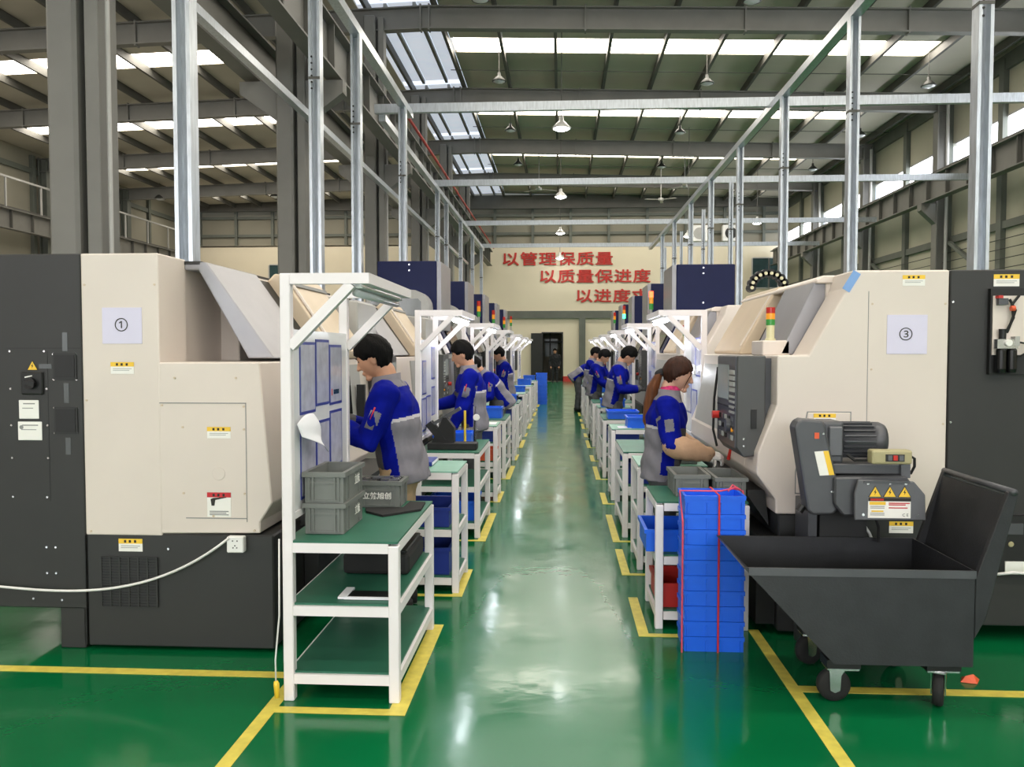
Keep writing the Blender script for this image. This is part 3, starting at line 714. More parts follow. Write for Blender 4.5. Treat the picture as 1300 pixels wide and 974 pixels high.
# signal towers standing on the far machines
def far_tower(x, y, z, on, label):
    r = root('signal_light', (x, y, 1.55), label, 'signal light', 'signal lights on far machines')
    MB().cyl((x, y, 1.55), (x, y, z + .22), .022, n=10).build('pole', 'grey_paint', r)
    for i, m in enumerate(('lens_green_on' if on == 'g' else 'lens_green', 'lens_amber', 'lens_red_on' if on == 'r' else 'lens_red')):
        MB().lathe([(.036, 0), (.036, .105)], (x, y, z + .22 + .105 * i), 12).build('signal_lens', m, r)
for a in ((-1.66, 16.55, 2.08, '', 'red topped signal light just right of the third left navy box'), (-1.62, 19.7, 2.05, '', 'pale signal light, second beyond the left navy boxes'),
          (-1.62, 23.4, 2.05, '', 'third signal light beyond the left navy boxes'), (-1.62, 26.6, 2.2, '', 'small signal light farthest along the left row'),
          (1.56, 14.35, 2.1, 'r', 'signal light glowing red beside the right navy boxes'), (1.57, 20.6, 2.2, 'g', 'signal light glowing green farther along the right row'),
          (1.57, 24.2, 2.2, '', 'dim signal light farthest along the right row')):
    far_tower(*a)

# --- details on the lathe marked 1
Y = 4.2 - .004
num = MB().box(-2.416, -2.201, Y - .002, Y, 1.64, 1.83).build('number_sheet', 'paper_lilac', mL)
text('①', 'number_print', 'print_dark', num, (-2.311, Y - .004, 1.735), .085, extrude=.0005)
sticker(mL, -2.311, Y, 1.512, .126, .062); sticker(mL, -1.796, Y + .004, 1.172, .126, .06); sticker(mL, -2.286, Y + .004, .568, .13, .068)
sr = sticker(mL, -1.80, Y + .004, .79, .128, .13, 'red')
MB().prism([(-1.845, .82), (-1.83, .826), (-1.76, .832), (-1.76, .828), (-1.82, .815), (-1.825, .785), (-1.84, .785)], 'y', Y, Y + .003).build('print', 'print_dark', sr)
o = MB().box(-2.12, -1.65, Y + .002, Y + .0045, 1.325, 1.330).box(-1.652, -1.648, Y + .002, Y + .0045, .70, 1.33).box(-1.98, -1.65, Y + .002, Y + .0045, .715, .72).build('panel_seam', 'print_grey', mL)
screws(mL, [(-2.51, 1.95), (-2.13, 1.95), (-2.51, 1.34), (-2.5, .64), (-1.61, .655), (-2.1, 1.315), (-1.66, 1.31), (-1.66, 1.19), (-1.99, 1.2), (-1.66, .85), (-1.99, .85), (-1.83, .73), (-1.70, 1.46), (-2.03, 1.46)], Y, 'cream_edge')
screws(mL, [(-2.93, 1.60), (-2.74, 1.60), (-2.93, 1.40), (-2.73, 1.40), (-2.93, 1.205), (-2.73, 1.205), (-2.93, 1.03), (-2.73, 1.03), (-2.93, .82), (-2.74, .82), (-2.75, .55), (-2.70, .55), (-2.75, .41), (-2.70, .41), (-2.83, .27), (-2.67, .265), (-2.69, 1.585), (-2.565, 1.585), (-2.69, 1.45), (-2.565, 1.45), (-2.69, 1.30), (-2.565, 1.30), (-2.69, 1.165), (-2.565, 1.165), (-2.08, .55)], 4.2)
MB().box(-2.95, -2.54, 4.199, 4.202, 1.615, 1.618).box(-2.725, -2.722, 4.199, 4.202, .8, 1.6).box(-2.535, -2.53, 4.19, 4.2, .03, .62).build('cabinet_seam', 'black', mL)
for z0, z1 in ((1.455, 1.585), (1.165, 1.30)):
    v = MB().box(-2.69, -2.562, 4.194, 4.2, z0 - .005, z1 + .005).build('vent_frame', 'charcoal_dark', mL)
    MB().box(-2.68, -2.572, 4.191, 4.195, z0 + .006, z1 - .006).build('vent_grille', 'black', v)
for x, z0, z1 in ((-2.625, 1.60, 1.70), (-2.622, 1.325, 1.43), (-2.618, 1.05, 1.14)):
    MB().box(x - .014, x + .014, 4.198, 4.2, z0, z1).build('clear_tape', 'tape_clear', mL)
MB().box(-2.77, -2.70, 4.198, 4.2, 1.508, 1.532).build('clear_tape', 'tape_clear', mL)
triangle_sign(mL, -2.805, 4.199, 1.525, .06)
sw = MB().box(-2.865, -2.745, 4.185, 4.2, 1.37, 1.49).build('isolator_switch', 'black', mL, bevel=.006)
MB().cyl((-2.805, 4.188, 1.43), (-2.805, 4.165, 1.43), .03, n=20).build('switch_knob', 'black_gloss', sw)
MB().bar((-2.84, 4.165, 1.435), (-2.775, 4.165, 1.425), .014, .02).build('switch_lever', 'black', sw)
MB().bar((-2.84, 4.184, 1.462), (-2.80, 4.184, 1.47), .004, .006).build('switch_mark', 'label_white', sw)
for x0, x1, z0, z1 in ((-2.885, -2.775, 1.24, 1.34), (-2.893, -2.76, 1.125, 1.225)):
    p = MB().box(x0, x1, 4.195, 4.2, z0, z1).build('rating_plate', 'label_white', mL, bevel=.004)
    MB().box(x0 + .025, x1 - .02, 4.1945, 4.195, z1 - .022, z1 - .016).box(x0 + .02, x1 - .03, 4.1945, 4.195, z1 - .045, z1 - .041).build('print', 'print_grey', p)
MB().lathe([(.011, 0), (.011, -.001)], (-2.872, 4.195, 1.195), 14, 'y').build('print', 'print_grey', mL)
# ventilation louvre in the base: real slots
lv = MB().box(-2.445, -2.14, 4.192, 4.199, .238, .505).build('louvre_backing', 'black', mL)
for i in range(6):
    for j in range(18):
        pass
for i in range(7):
    x = -2.445 + i * .0508; MB().box(x - .004, x + .004, 4.187, 4.194, .238, .505).build('louvre_bar', 'charcoal', lv)
for j in range(19):
    z = .238 + j * .0148; MB().box(-2.445, -2.14, 4.188, 4.193, z - .0022, z + .0022).build('louvre_slat', 'charcoal', lv)
# coolant cover disc
MB().lathe([(.035, 0), (.035, -.002), (.033, -.003)], (-1.80, Y + .004, .955), 24, 'y').build('round_cover', 'cream', mL)
sticker(mL, -1.545, 4.62, 1.20, .1, .06, 'yellow', 'x+')
for z in (1.0, .86): MB().cyl((-1.53, 4.75, z), (-1.505, 4.75, z), .03, n=14).build('rubber_port', 'black_rubber', mL)
sticker(mL, -1.50, 4.45, .57, .12, .07, 'yellow', 'x+')
# --- details on the lathe marked 3
Y = 4.63
num = MB().box(1.79, 2.005, Y - .004, Y - .001, 1.585, 1.80).build('number_sheet', 'paper_lilac', mR)
text('③', 'number_print', 'print_dark', num, (1.89, Y - .006, 1.69), .085, extrude=.0005)
sticker(mR, 1.929, Y, 1.988, .12, .058); sticker(mR, 2.42, Y, 1.986, .135, .065); sticker(mR, 1.89, Y + .01, .622, .13, .065)
MB().bar((1.625, 4.628, 2.035), (1.565, 4.628, 1.935), .045, .004, (0, 1, 0)).build('tape_strip', 'tape_blue', mR)
MB().box(1.688, 1.691, Y - .002, Y, 1.0, 1.93).build('panel_seam', 'print_grey', mR)
MB().prism([(1.37, 1.26), (1.60, 1.26), (1.60, .81), (1.31, .81), (1.31, .93)], 'y', Y - .006, Y).build('access_panel', 'cream', mR, bevel=.003)
MB().prism([(1.365, 1.266), (1.606, 1.266), (1.606, .804), (1.304, .804), (1.304, .93)], 'y', Y - .002, Y).build('panel_seam', 'print_grey', mR)
sticker(mR, 1.46, Y - .006, 1.225, .12, .06)
screws(mR, [(1.71, 1.86), (1.71, 1.50), (2.10, 1.86), (2.10, 1.2), (1.39, 1.24), (1.58, 1.24), (1.33, .83)], Y, 'cream_edge')
screws(mR, [(2.14, 1.87), (2.14, 1.21)], Y)
control_panel(mR, 1, 1.0, .16, 4.72, 5.28, 1.03, 1.575)
MB().box(1.16, 1.21, 4.76, 5.1, 1.1, 1.56).build('panel_mount', 'gunmetal', mR)
MB().box(1.08, 1.11, 4.71, 4.722, 1.16, 1.27).build('panel_socket', 'black', mR)
screws(mR, [(1.04, 1.10), (1.12, 1.07), (1.04, 1.06), (1.14, 1.10)], 4.72)
MB().tube([(1.0, 5.29, 1.5), (.98, 5.30, 1.3), (.975, 5.3, 1.1), (.99, 5.25, 1.0)], .008, 6).build('panel_cable', 'black_rubber', mR)
# recessed air service unit in the rear cabinet
pk = MB().box(2.325, 2.75, 4.60, 4.632, 1.475, 1.94).build('service_recess', 'black', mR)
MB().box(2.335, 2.505, 4.594, 4.602, 1.58, 1.90).build('mount_plate', 'cream', pk)
for x in (2.37, 2.425):
    MB().lathe([(.022, 0), (.026, .02), (.026, .12), (.02, .13)], (x, 4.57, 1.485), 14).build('filter_bowl', 'black_gloss', pk)
MB().box(2.34, 2.45, 4.55, 4.594, 1.615, 1.665).build('regulator_body', 'chrome', pk)
MB().lathe([(.018, 0), (.018, -.012), (.016, -.013)], (2.395, 4.55, 1.645), 18, 'y').build('pressure_gauge', 'label_white', pk)
MB().lathe([(.018, 0), (.018, .05), (.02, .055)], (2.375, 4.57, 1.665), 12).build('regulator_knob', 'black', pk)
MB().box(2.43, 2.455, 4.548, 4.594, 1.63, 1.68).build('gauge_body', 'grey_paint', pk)
MB().tube([(2.40, 4.575, 1.7), (2.42, 4.57, 1.76), (2.44, 4.57, 1.82), (2.41, 4.575, 1.88)], .007, 6).build('air_hose', 'black_rubber', pk)
MB().tube([(2.395, 4.575, 1.7), (2.425, 4.56, 1.78), (2.42, 4.57, 1.85), (2.46, 4.575, 1.9)], .007, 6).build('air_hose', 'black_rubber', pk)
MB().tube([(2.455, 4.57, 1.65), (2.5, 4.56, 1.64), (2.5, 4.57, 1.59), (2.47, 4.58, 1.57)], .006, 6).build('air_hose', 'black_rubber', pk)
MB().box(2.345, 2.37, 4.56, 4.594, 1.885, 1.90).build('valve_cap', 'red_plastic', pk)
MB().box(2.35, 2.40, 4.565, 4.594, 1.85, 1.885).build('valve', 'gunmetal', pk)
MB().cyl((2.41, 4.56, 1.83), (2.43, 4.56, 1.83), .015, n=10).build('fitting', 'orange_plastic', pk)
# open bay low in the rear cabinet
lo = MB().box(2.40, 2.9, 4.60, 4.632, .36, .70).build('lower_bay', 'black', mR)
MB().box(2.43, 2.55, 4.592, 4.602, .38, .45).build('paper_tag', 'label_white', lo)
for x in (2.41, 2.46): MB().lathe([(.012, 0), (.016, -.004), (.012, -.008)], (x, 4.60, .545), 12, 'y').build('brass_ring', 'beige_box', lo)
MB().box(2.40, 2.52, 4.59, 4.602, .60, .66).build('bracket', 'gunmetal', lo)
# ------------------------------------------------------------------ workbenches
def legs(r, x0, x1, y0, y1, zs, t=.048):
    for (x, y), z in zip(((x0, y0), (x1 - t, y0), (x0, y1 - t), (x1 - t, y1 - t)), zs):
        MB().box(x, x + t, y, y + t, 0, z).build('leg', 'white_paint', r, bevel=.004)
def level(r, x0, x1, y0, y1, z, top='green_mat', t=.045, nm='shelf'):
    for n_, b in (('rail', (x0 + .048, x1 - .048, y0 + .004, y0 + .044)), ('rail', (x0 + .048, x1 - .048, y1 - .044, y1 - .004)), ('rail', (x0 + .004, x0 + .044, y0 + .048, y1 - .048)), ('rail', (x1 - .044, x1 - .004, y0 + .048, y1 - .048))):
        MB().box(b[0], b[1], b[2], b[3], z - t, z).build(n_, 'white_paint', r)
    i = .006 if nm == 'tabletop' else .02
    MB().box(x0 + i, x1 - i, y0 + i, y1 - i, z, z + .01).build(nm, top, r)
SLEEVES = [(.10, .36, 1.30, 1.645, 0), (.37, .62, 1.325, 1.66, 0), (.63, .88, 1.315, 1.635, 1), (.10, .36, .90, 1.23, 0), (.37, .62, .93, 1.25, 0), (.63, .88, .98, 1.285, 0)]
def frame_bench(s, xo, xi, y0, y1, label, lit, docs, group, lamp2=False):
    """bench with a lamp gantry; xo = machine side, xi = aisle side. s=-1 left row"""
    x0, x1 = min(xo, xi), max(xo, xi)
    r = root('workbench', ((x0+x1)/2, y0, 0), label, 'workbench', group)
    t = .048; H = 1.95
    if s < 0: zs = (H, .72, H, .72)
    else: zs = (.72, H, .72, H)
    legs(r, x0, x1, y0, y1, zs)
    level(r, x0, x1, y0, y1, .73, nm='tabletop'); level(r, x0, x1, y0, y1, .44); level(r, x0, x1, y0, y1, .125)
    xp = xo - s * t / 2                       # post centre line
    xe = xp - s * .36                         # end of the arms over the bench
    for y in (y0 + t/2, y1 - t/2):
        MB().box(xp - s * t/2, xe + s * t/2, y - t/2, y + t/2, H - t, H).build('arm', 'white_paint', r)
        MB().bar((xp - s * .02, y, H - .33), (xe + s * .06, y, H - t), t * .9, t * .9).build('brace', 'white_paint', r)
    MB().box(xe - t/2, xe + t/2, y0, y1, H - t, H).build('lamp_beam', 'white_paint', r)
    lx = xe + s * .05
    lamp = MB().prism([(lx - .035, H - .065), (lx + .035, H - .065), (lx + .022, H - .05), (lx - .022, H - .05)], 'y', y0 + .05, y1 - .05).build('lamp_fixture', 'white_plastic', r)
    b = MB(); b.smooth = True; b.cyl((lx, y0 + .06, H - .085), (lx, y1 - .06, H - .085), .018, n=12); b.build('lamp_tube', 'led_on' if lit else 'led_off', lamp)
    # whiteboard between the posts
    xb = xp - s * .012
    bd = MB().box(xb - .006, xb + .006, y0 + t, y1 - t, .86, H - .25).build('whiteboard', 'white_board', r)
    MB().box(xb - .012, xb + .012, y0 + t, y1 - t, .83, .86).build('board_rail', 'white_paint', r)
    xs = xb - s * .006; W = y1 - y0 - 2*t
    for (a, c, z0, z1, dark) in docs:
        ya, yb = y0 + t + W * a, y0 + t + W * c
        sl = MB().box(xs, xs - s * .003, ya, yb, z0, z1).build('document_sleeve', 'blue_edge', bd)
        e = .014
        MB().box(xs - s*.003, xs - s*.0045, ya + e, yb - e, z0 + e, z1 - e).build('sleeve_sheet', 'sheet_plastic', sl)
    return r, xs, y0 + t, W, bd
FB = dict(xo=-1.262, xi=-.728)
benchL = []
for k in range(7):
    y0 = 3.62 + LP * k
    lab = 'white steel bench with unlit lamp gantry and whiteboard, front left corner' if k == 0 else '%s white bench with lit lamp gantry along the left row' % ORD[k]
    dx = .0 if k == 0 else .04
    docs = SLEEVES if k == 0 else ([(.08, .30, 1.22, 1.52, 0), (.62, .84, 1.34, 1.64, 0), (.05, .28, .90, 1.19, 0), (.30, .55, .92, 1.20, 0), (.62, .84, 1.0, 1.27, 0)] if k < 3 else [(.1, .4, 1.2, 1.6, 0), (.5, .85, 1.0, 1.5, 0)])
    benchL.append(frame_bench(-1, -1.262 + dx*.5, -.728 + dx, y0, y0 + 1.03, lab, k in (1, 2, 4, 5, 6), docs, 'left row gantry benches'))
for k in range(6):
    y0 = 7.02 + RP * k
    docs = [(.30, .56, 1.40, 1.72, 0), (.02, .28, 1.38, 1.72, 0), (.56, .86, 1.03, 1.34, 0), (.20, .50, .97, 1.26, 0)] if k < 2 else [(.1, .4, 1.2, 1.6, 0), (.5, .85, 1.0, 1.5, 0)]
    frame_bench(1, 1.235, .53, y0, y0 + 1.0, '%s white bench with lit lamp gantry along the right row' % ORD[k], True, docs, 'right row gantry benches')
# printed detail on the near board sheet
r0, xs0, yb0, W0, bd0 = benchL[0]
MB().box(xs0 + .0045, xs0 + .0055, yb0 + W0*.70, yb0 + W0*.81, 1.37, 1.395).build('sheet_print', 'glass_teal', bd0)
MB().box(xs0 + .0045, xs0 + .0055, yb0 + W0*.66, yb0 + W0*.675, 1.365, 1.40).build('sheet_print', 'label_red', bd0)
# loose curled paper hanging on the near board
pp = MB(); pp.smooth = True; N = 12; pv = []
A_, B_, C_, D_ = (-1.208, 3.685, 1.265), (-1.19, 3.88, 1.30), (-1.15, 3.985, 1.10), (-1.19, 3.70, 1.205)
for i in range(N + 1):
    for jj in range(N + 1):
        u, v = i / N, jj / N
        p = Vector(A_).lerp(Vector(B_), u).lerp(Vector(D_).lerp(Vector(C_), u), v)
        p.x += .035 * math.sin(PI * u) * v + .012 * math.sin(2 * PI * v) * u; p.z += .018 * math.sin(PI * u) * (1 - v)
        pv.append(tuple(p))
pp.add(pv, [(i*(N+1)+jj, (i+1)*(N+1)+jj, (i+1)*(N+1)+jj+1, i*(N+1)+jj+1) for i in range(N) for jj in range(N)])
o = solo(pp, 'paper_sheet', 'paper', (xs0 + .01, 3.7, 1.05), 'loose curled white paper hanging off the near whiteboard', 'paper')
sd = o.modifiers.new('solid', 'SOLIDIFY'); sd.thickness = .001
# small benches between the operators
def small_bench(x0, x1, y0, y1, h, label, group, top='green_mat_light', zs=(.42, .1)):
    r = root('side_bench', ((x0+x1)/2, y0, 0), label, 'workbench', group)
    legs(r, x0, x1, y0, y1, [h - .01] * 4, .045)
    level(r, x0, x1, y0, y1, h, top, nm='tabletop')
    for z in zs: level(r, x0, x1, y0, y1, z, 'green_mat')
    return r
for k in range(6):
    y0 = 5.32 + LP * k
    small_bench(-1.2, -.67, y0, y0 + .55, .80, '%s small white side bench in the left row' % ORD[k], 'left row side benches')
small_bench(.545, 1.075, 4.70, 5.27, .73, 'white side bench behind the stack of blue crates', 'right row side benches', 'green_mat')
small_bench(.56, 1.07, 5.98, 6.55, .76, 'white side bench just past the woman with the ponytail', 'right row side benches')
for k in range(5):
    y0 = 8.78 + RP * k
    small_bench(.54, 1.05, y0, y0 + .6, .76, '%s small white side bench beyond the first right gantry' % ORD[k], 'right row side benches')

# ------------------------------------------------------------------ crates, bins and things on the benches
def crate(x0, x1, y0, y1, z0, h, m, label, group, cat='crate', name='plastic_crate', ribs=True, e=.012):
    r = root(name, ((x0+x1)/2, (y0+y1)/2, z0), label, cat, group)
    t = .008; z1 = z0 + h
    b = MB().box(x0, x1, y0, y1, z0, z0 + t).box(x0, x0 + t, y0, y1, z0 + t, z1).box(x1 - t, x1, y0, y1, z0 + t, z1).box(x0 + t, x1 - t, y0, y0 + t, z0 + t, z1).box(x0 + t, x1 - t, y1 - t, y1, z0 + t, z1)
    b.build('crate_body', m, r)
    MB().box(x0 - e, x1 + e, y0 - e, y0 - .0005, z1 - .022, z1).box(x0 - e, x1 + e, y1 + .0005, y1 + e, z1 - .022, z1).box(x0 - e, x0 - .0005, y0 - .0005, y1 + .0005, z1 - .022, z1).box(x1 + .0005, x1 + e, y0 - .0005, y1 + .0005, z1 - .022, z1).build('rim', m, r)
    if ribs:
        w_ = x1 - x0; d = y1 - y0
        for f in (.12, .22, .78, .88):
            x = x0 + w_ * f; MB().box(x - .004, x + .004, y0 - .009, y0 - .0005, z0 + .01, z1 - .024).build('rib', m, r)
            y = y0 + d * f; xs = (x1 + .0005, x1 + .009) if x1 < 0 else (x0 - .009, x0 - .0005)
            MB().box(xs[0], xs[1], y - .004, y + .004, z0 + .01, z1 - .024).build('rib', m, r)
        for zz in (z1 - .05, z0 + .012):
            MB().box(x0 + w_*.1, x1 - w_*.1, y0 - .006, y0 - .0005, zz - .004, zz + .004).build('rib', m, r)
    return r
G1 = 'grey crates on the front left bench'
crate(-1.198, -1.015, 3.76, 4.12, .742, .145, 'crate_grey', 'lower grey crate of the pair stacked beneath the whiteboard', G1)
c = crate(-1.198, -1.015, 3.76, 4.12, .888, .145, 'crate_grey', 'upper open grey crate of the pair stacked beneath the whiteboard', G1)
for k, z in enumerate((.80, .95)):
    text('立航', 'crate_lettering', 'label_white', c, (-1.002, 3.97, z + .02), .05, (PI/2, 0, PI/2), .0005)
c = crate(-1.13, -.88, 4.42, 4.61, .742, .145, 'crate_grey', 'grey crate lettered 立航旭创 full of metal parts', G1)
text('立航旭创', 'crate_lettering', 'label_white', c, (-1.003, 4.4075, .806), .040, extrude=.0005, offset=.0008)
for i in range(4):
    for j in range(3):
        x, y = -1.11 + i * .055, 4.435 + j * .055
        MB().box(x, x + .045, y, y + .045, .752, .885 + .006 * ((i + j) % 2)).build('metal_part', 'chrome' if (i + j) % 3 else 'gunmetal_light', c)
# black foam tray sheet
mb = MB().prism([(-1.06, 4.37), (-1.03, 4.27), (-.92, 4.17), (-.75, 4.34), (-.76, 4.55), (-.85, 4.57), (-.855, 4.39)], 'z', .7405, .752)
solo(mb, 'foam_tray', 'black_rubber', (-.88, 4.2, .742), 'black foam tray lying on the front left bench', 'tray')
# things on its lower shelf
r = root('black_case', (-.95, 4.35, .452), 'black soft case pushed to the back of the middle shelf', 'case')
MB().box(-1.12, -.775, 4.12, 4.58, .452, .56).build('case_body', 'black_rubber', r, bevel=.02, seg=2)
MB().box(-1.10, -.79, 4.14, 4.56, .56, .575).build('case_lid', 'black', r, bevel=.005)
r = root('document_frame', (-.95, 3.75, .452), 'black and white folded frame lying on the middle shelf', 'frame')
MB().box(-1.0, -.77, 3.70, 3.82, .4525, .458).build('backing', 'black', r)
MB().box(-1.0, -.77, 3.695, 3.705, .4525, .464).box(-1.03, -.99, 3.70, 3.86, .4525, .462).build('paper_edge', 'paper', r)
# blue binder and bins along the left row
def binder(x, y, z, label):
    r = root('blue_binder', (x, y, z), label, 'binder')
    MB().box(x - .10, x + .10, y - .14, y + .14, z, z + .03).build('cover', 'blue_deep', r, bevel=.004)
    MB().box(x - .09, x + .102, y - .13, y + .13, z + .006, z + .024).build('pages', 'paper', r)
binder(-.98, 5.68, .812, 'dark blue binder on the first left side bench')
def bin_(x0, x1, y0, y1, z, h, m, label, group, name='parts_bin'): return crate(x0, x1, y0, y1, z, h, m, label, group, 'bin', name, ribs=False)
BG = 'parts bins on the left benches'
bin_(-1.13, -.74, 5.37, 5.8, .432, .13, 'blue_deep', 'blue bin on the middle shelf of the first left side bench', BG)
bin_(-1.13, -.74, 5.37, 5.8, .112, .18, 'blue_deep', 'blue bin on the bottom shelf of the first left side bench', BG)
bin_(-1.16, -.93, 7.0, 7.5, .137, .17, 'blue_plastic', 'left blue bin on the bottom shelf of the second left gantry bench', BG)
bin_(-.90, -.74, 7.0, 7.5, .137, .17, 'blue_plastic', 'narrow blue bin next to the aisle on the second left gantry bench shelf', BG)
bin_(-1.0, -.82, 7.45, 7.7, .742, .11, 'blue_plastic', 'bright blue bin behind the black clamping fixture', BG)
bin_(-1.14, -1.03, 7.3, 7.5, .742, .10, 'blue_plastic', 'blue bin half hidden by the black clamping fixture', BG)
bin_(-1.05, -.86, 8.74, 8.95, .812, .10, 'yellow_plastic', 'yellow bin on the second left side bench', BG)
bin_(-.95, -.70, 8.68, 9.0, .432, .12, 'orange_plastic', 'orange red basket on the middle shelf, second left side bench', BG)
solo(MB().box(-.86, -.70, 8.76, 9.02, .812, .816), 'paper_stack', 'paper', (-.78, 8.88, .812), 'white papers beside the yellow bin', 'paper')
k2 = 0
for k, (y, h, m, nm) in enumerate(((10.45, .14, 'blue_plastic', 'bright blue'), (10.75, .1, 'gunmetal', 'dark grey'), (13.9, .12, 'blue_plastic', 'blue'), (14.3, .08, 'black', 'black'), (17.3, .12, 'blue_plastic', 'deep blue'), (20.5, .16, 'blue_plastic', 'tall blue'), (20.9, .1, 'blue_plastic', 'low blue'), (23.7, .16, 'blue_plastic', 'far blue'))):
    bin_(-1.08, -.76, y, y + .27, .742, h, m, '%s bin on a left bench, %s along the row' % (nm, ORD[k]), BG)
for k, y in enumerate((10.35, 13.6, 16.9)):
    bin_(-1.16, -.76, y, y + .5, .452, .16, 'blue_deep', 'dark blue bin on a middle shelf, %s in the far left row' % ORD[k], BG)
    bin_(-1.12, -.80, y + .05, y + .4, .137, .16, ('red_plastic', 'blue_deep', 'blue_deep')[k], '%s bin on a bottom shelf, %s in the far left row' % (('red', 'navy', 'navy')[k], ORD[k]), BG)
# tall stack of blue crates far left by the aisle
for j in range(8):
    bin_(-.74, -.42, 24.6, 25.1, .0 + .118 * j, .115, 'blue_plastic', 'far blue crate in the tall floor stack left of the aisle, level %s from floor' % ORD[j], 'far stack of blue crates')
# clamping fixture on the second left gantry bench
r = root('clamping_fixture', (-1.0, 7.2, .742), 'black angled clamping fixture on the second left bench', 'fixture')
MB().box(-1.16, -.73, 7.05, 7.22, .742, .80).build('base', 'black', r, bevel=.004)
MB().prism([(-1.13, .80), (-.93, .80), (-.93, .93), (-1.0, 1.02), (-1.03, 1.02)], 'y', 7.10, 7.2).build('side_plate', 'black', r)
MB().bar((-1.16, 7.12, .97), (-1.02, 7.12, .80), .05, .06).bar((-1.16, 7.2, .97), (-1.02, 7.2, .80), .05, .06).build('angle_arm', 'black', r)
MB().bar((-1.12, 7.15, .96), (-.88, 7.15, 1.10), .06, .03).build('clamp_arm', 'gunmetal', r)
MB().bar((-1.04, 7.12, .98), (-.95, 7.12, .90), .03, .03).build('clamp_lever', 'orange_plastic', r)
r = root('dial_gauge_stand', (-.83, 7.4, .742), 'chrome dial gauge stand with two upright rods', 'gauge stand')
MB().box(-.90, -.76, 7.36, 7.44, .742, .76).build('base', 'chrome', r)
MB().cyl((-.87, 7.4, .76), (-.87, 7.4, 1.06), .011, n=8).build('rod', 'yellow_plastic', r)
MB().cyl((-.78, 7.4, .76), (-.78, 7.4, 1.10), .013, n=8).build('rod', 'chrome', r)
MB().lathe([(.03, 0), (.03, -.02), (.027, -.022)], (-.765, 7.4, 1.0), 14, 'y').build('dial', 'label_white', r)
MB().box(-.90, -.75, 7.392, 7.408, .885, .9).build('cross_arm', 'chrome', r)

# right row
RG = 'grey crates on the right side benches'
crate(.68, .87, 4.86, 5.2, .742, .13, 'crate_grey', 'left grey crate on the bench behind the blue stack', RG)
crate(.90, 1.065, 4.76, 5.15, .742, .13, 'crate_grey', 'right grey crate on the bench behind the blue stack', RG)
bin_(.50, .86, 4.78, 5.18, .432, .13, 'blue_plastic', 'blue bin sticking out over the middle shelf beside the stack', 'bins on the right benches')
bin_(.57, .86, 4.76, 5.15, .112, .14, 'red_plastic', 'red bin on the bottom shelf beside the blue stack', 'bins on the right benches')
crate(.68, 1.0, 6.05, 6.4, .772, .15, 'crate_grey', 'grey crate on the bench past the woman', RG)
crate(.70, 1.02, 6.1, 6.46, .432, .2, 'crate_grey', 'grey crate on the shelf below, past the woman', RG)
RB = 'bins on the right benches'
bin_(.76, 1.12, 7.1, 7.4, .742, .11, 'blue_plastic', 'blue bin on the first right gantry bench', RB)
bin_(.72, 1.08, 8.86, 9.2, .772, .12, 'blue_plastic', 'bright blue bin on the side bench past the first right gantry', RB)
bin_(.60, .98, 10.42, 10.8, .742, .1, 'blue_plastic', 'blue bin on the second right gantry bench', RB)
bin_(.58, .92, 7.12, 7.6, .452, .18, 'blue_deep', 'dark blue bin on the middle shelf of the first right gantry bench', RB)
bin_(.70, 1.1, 7.12, 7.6, .137, .2, 'blue_deep', 'dark blue bin on the bottom shelf of the first right gantry bench', RB)
bin_(.6, 1.0, 8.84, 9.3, .432, .17, 'blue_deep', 'dark blue bin on the first far right side bench shelf', RB)
bin_(.6, 1.0, 10.5, 10.95, .452, .17, 'blue_deep', 'dark blue bin on the second right gantry bench shelf', RB)
bin_(.6, .95, 12.2, 12.5, .772, .12, 'blue_plastic', 'blue bin beside the man with bowed head', RB)
bin_(.6, .95, 17.2, 17.6, .742, .14, 'blue_plastic', 'far blue bin on the fourth right gantry bench', RB)
bin_(.62, .95, 20.5, 20.9, .742, .16, 'blue_plastic', 'farthest blue bin on the right row', RB)
solo(MB().box(.62, .76, 8.84, 9.06, .772, .776), 'paper_stack', 'paper', (.69, 8.95, .772), 'white papers on the side bench past the first right gantry', 'paper')
r = root('curved_desk_lamp', (1.1, 7.3, 1.42), 'small glowing gooseneck lamp clipped to the first right gantry', 'lamp')
MB().tube([(1.19, 7.35, 1.44), (1.12, 7.33, 1.46), (1.05, 7.32, 1.45), (.98, 7.3, 1.42)], .018, 8).build('lamp_arm', 'led_on', r)
MB().box(1.17, 1.2, 7.3, 7.4, 1.40, 1.48).build('lamp_clip', 'white_plastic', r)
# stack of blue crates with pink strap
for j in range(10):
    zt = .082 * j
    cr = crate(.66, .972, 4.36, 4.60, zt, .098 if j == 9 else .08, 'blue_plastic', 'bright blue crate in the strapped stack, %s from the floor' % ORD[j] if j < 9 else 'topmost bright blue crate of the strapped stack', 'strapped blue crates', name='blue_crate', ribs=False, e=.005)
    for f in (.0, .36, .62, 1.0):
        x = .675 + .282 * f; MB().box(x - .004, x + .004, 4.352, 4.3595, zt + .006, zt + .062).build('rib', 'blue_plastic', cr)
def strap(x, label, m):
    y0, y1, zt = 4.345, 4.615, .838
    mb = MB()
    for a, b in (((x, y0, .0), (x, y0, zt + .003)), ((x, y0, zt + .003), (x, y1, zt + .003)), ((x, y1, zt + .003), (x, y1, .0))): mb.bar(a, b, .010, .003, (0, 1, .3) if a[0] == b[0] and a[1] == b[1] else (0, 0, 1))
    return solo(mb, 'packing_strap', m, (x, y0, 0), label, 'strap')
strap(.835, 'red packing strap tied down the front of the blue stack', 'strap_red')
mb = MB().tube([(.645, 4.342, .0), (.645, 4.342, .70), (.645, 4.46, .845), (.86, 4.46, .845), (.94, 4.50, .852), (.985, 4.47, .845), (.985, 4.44, .7)], .005, 6)
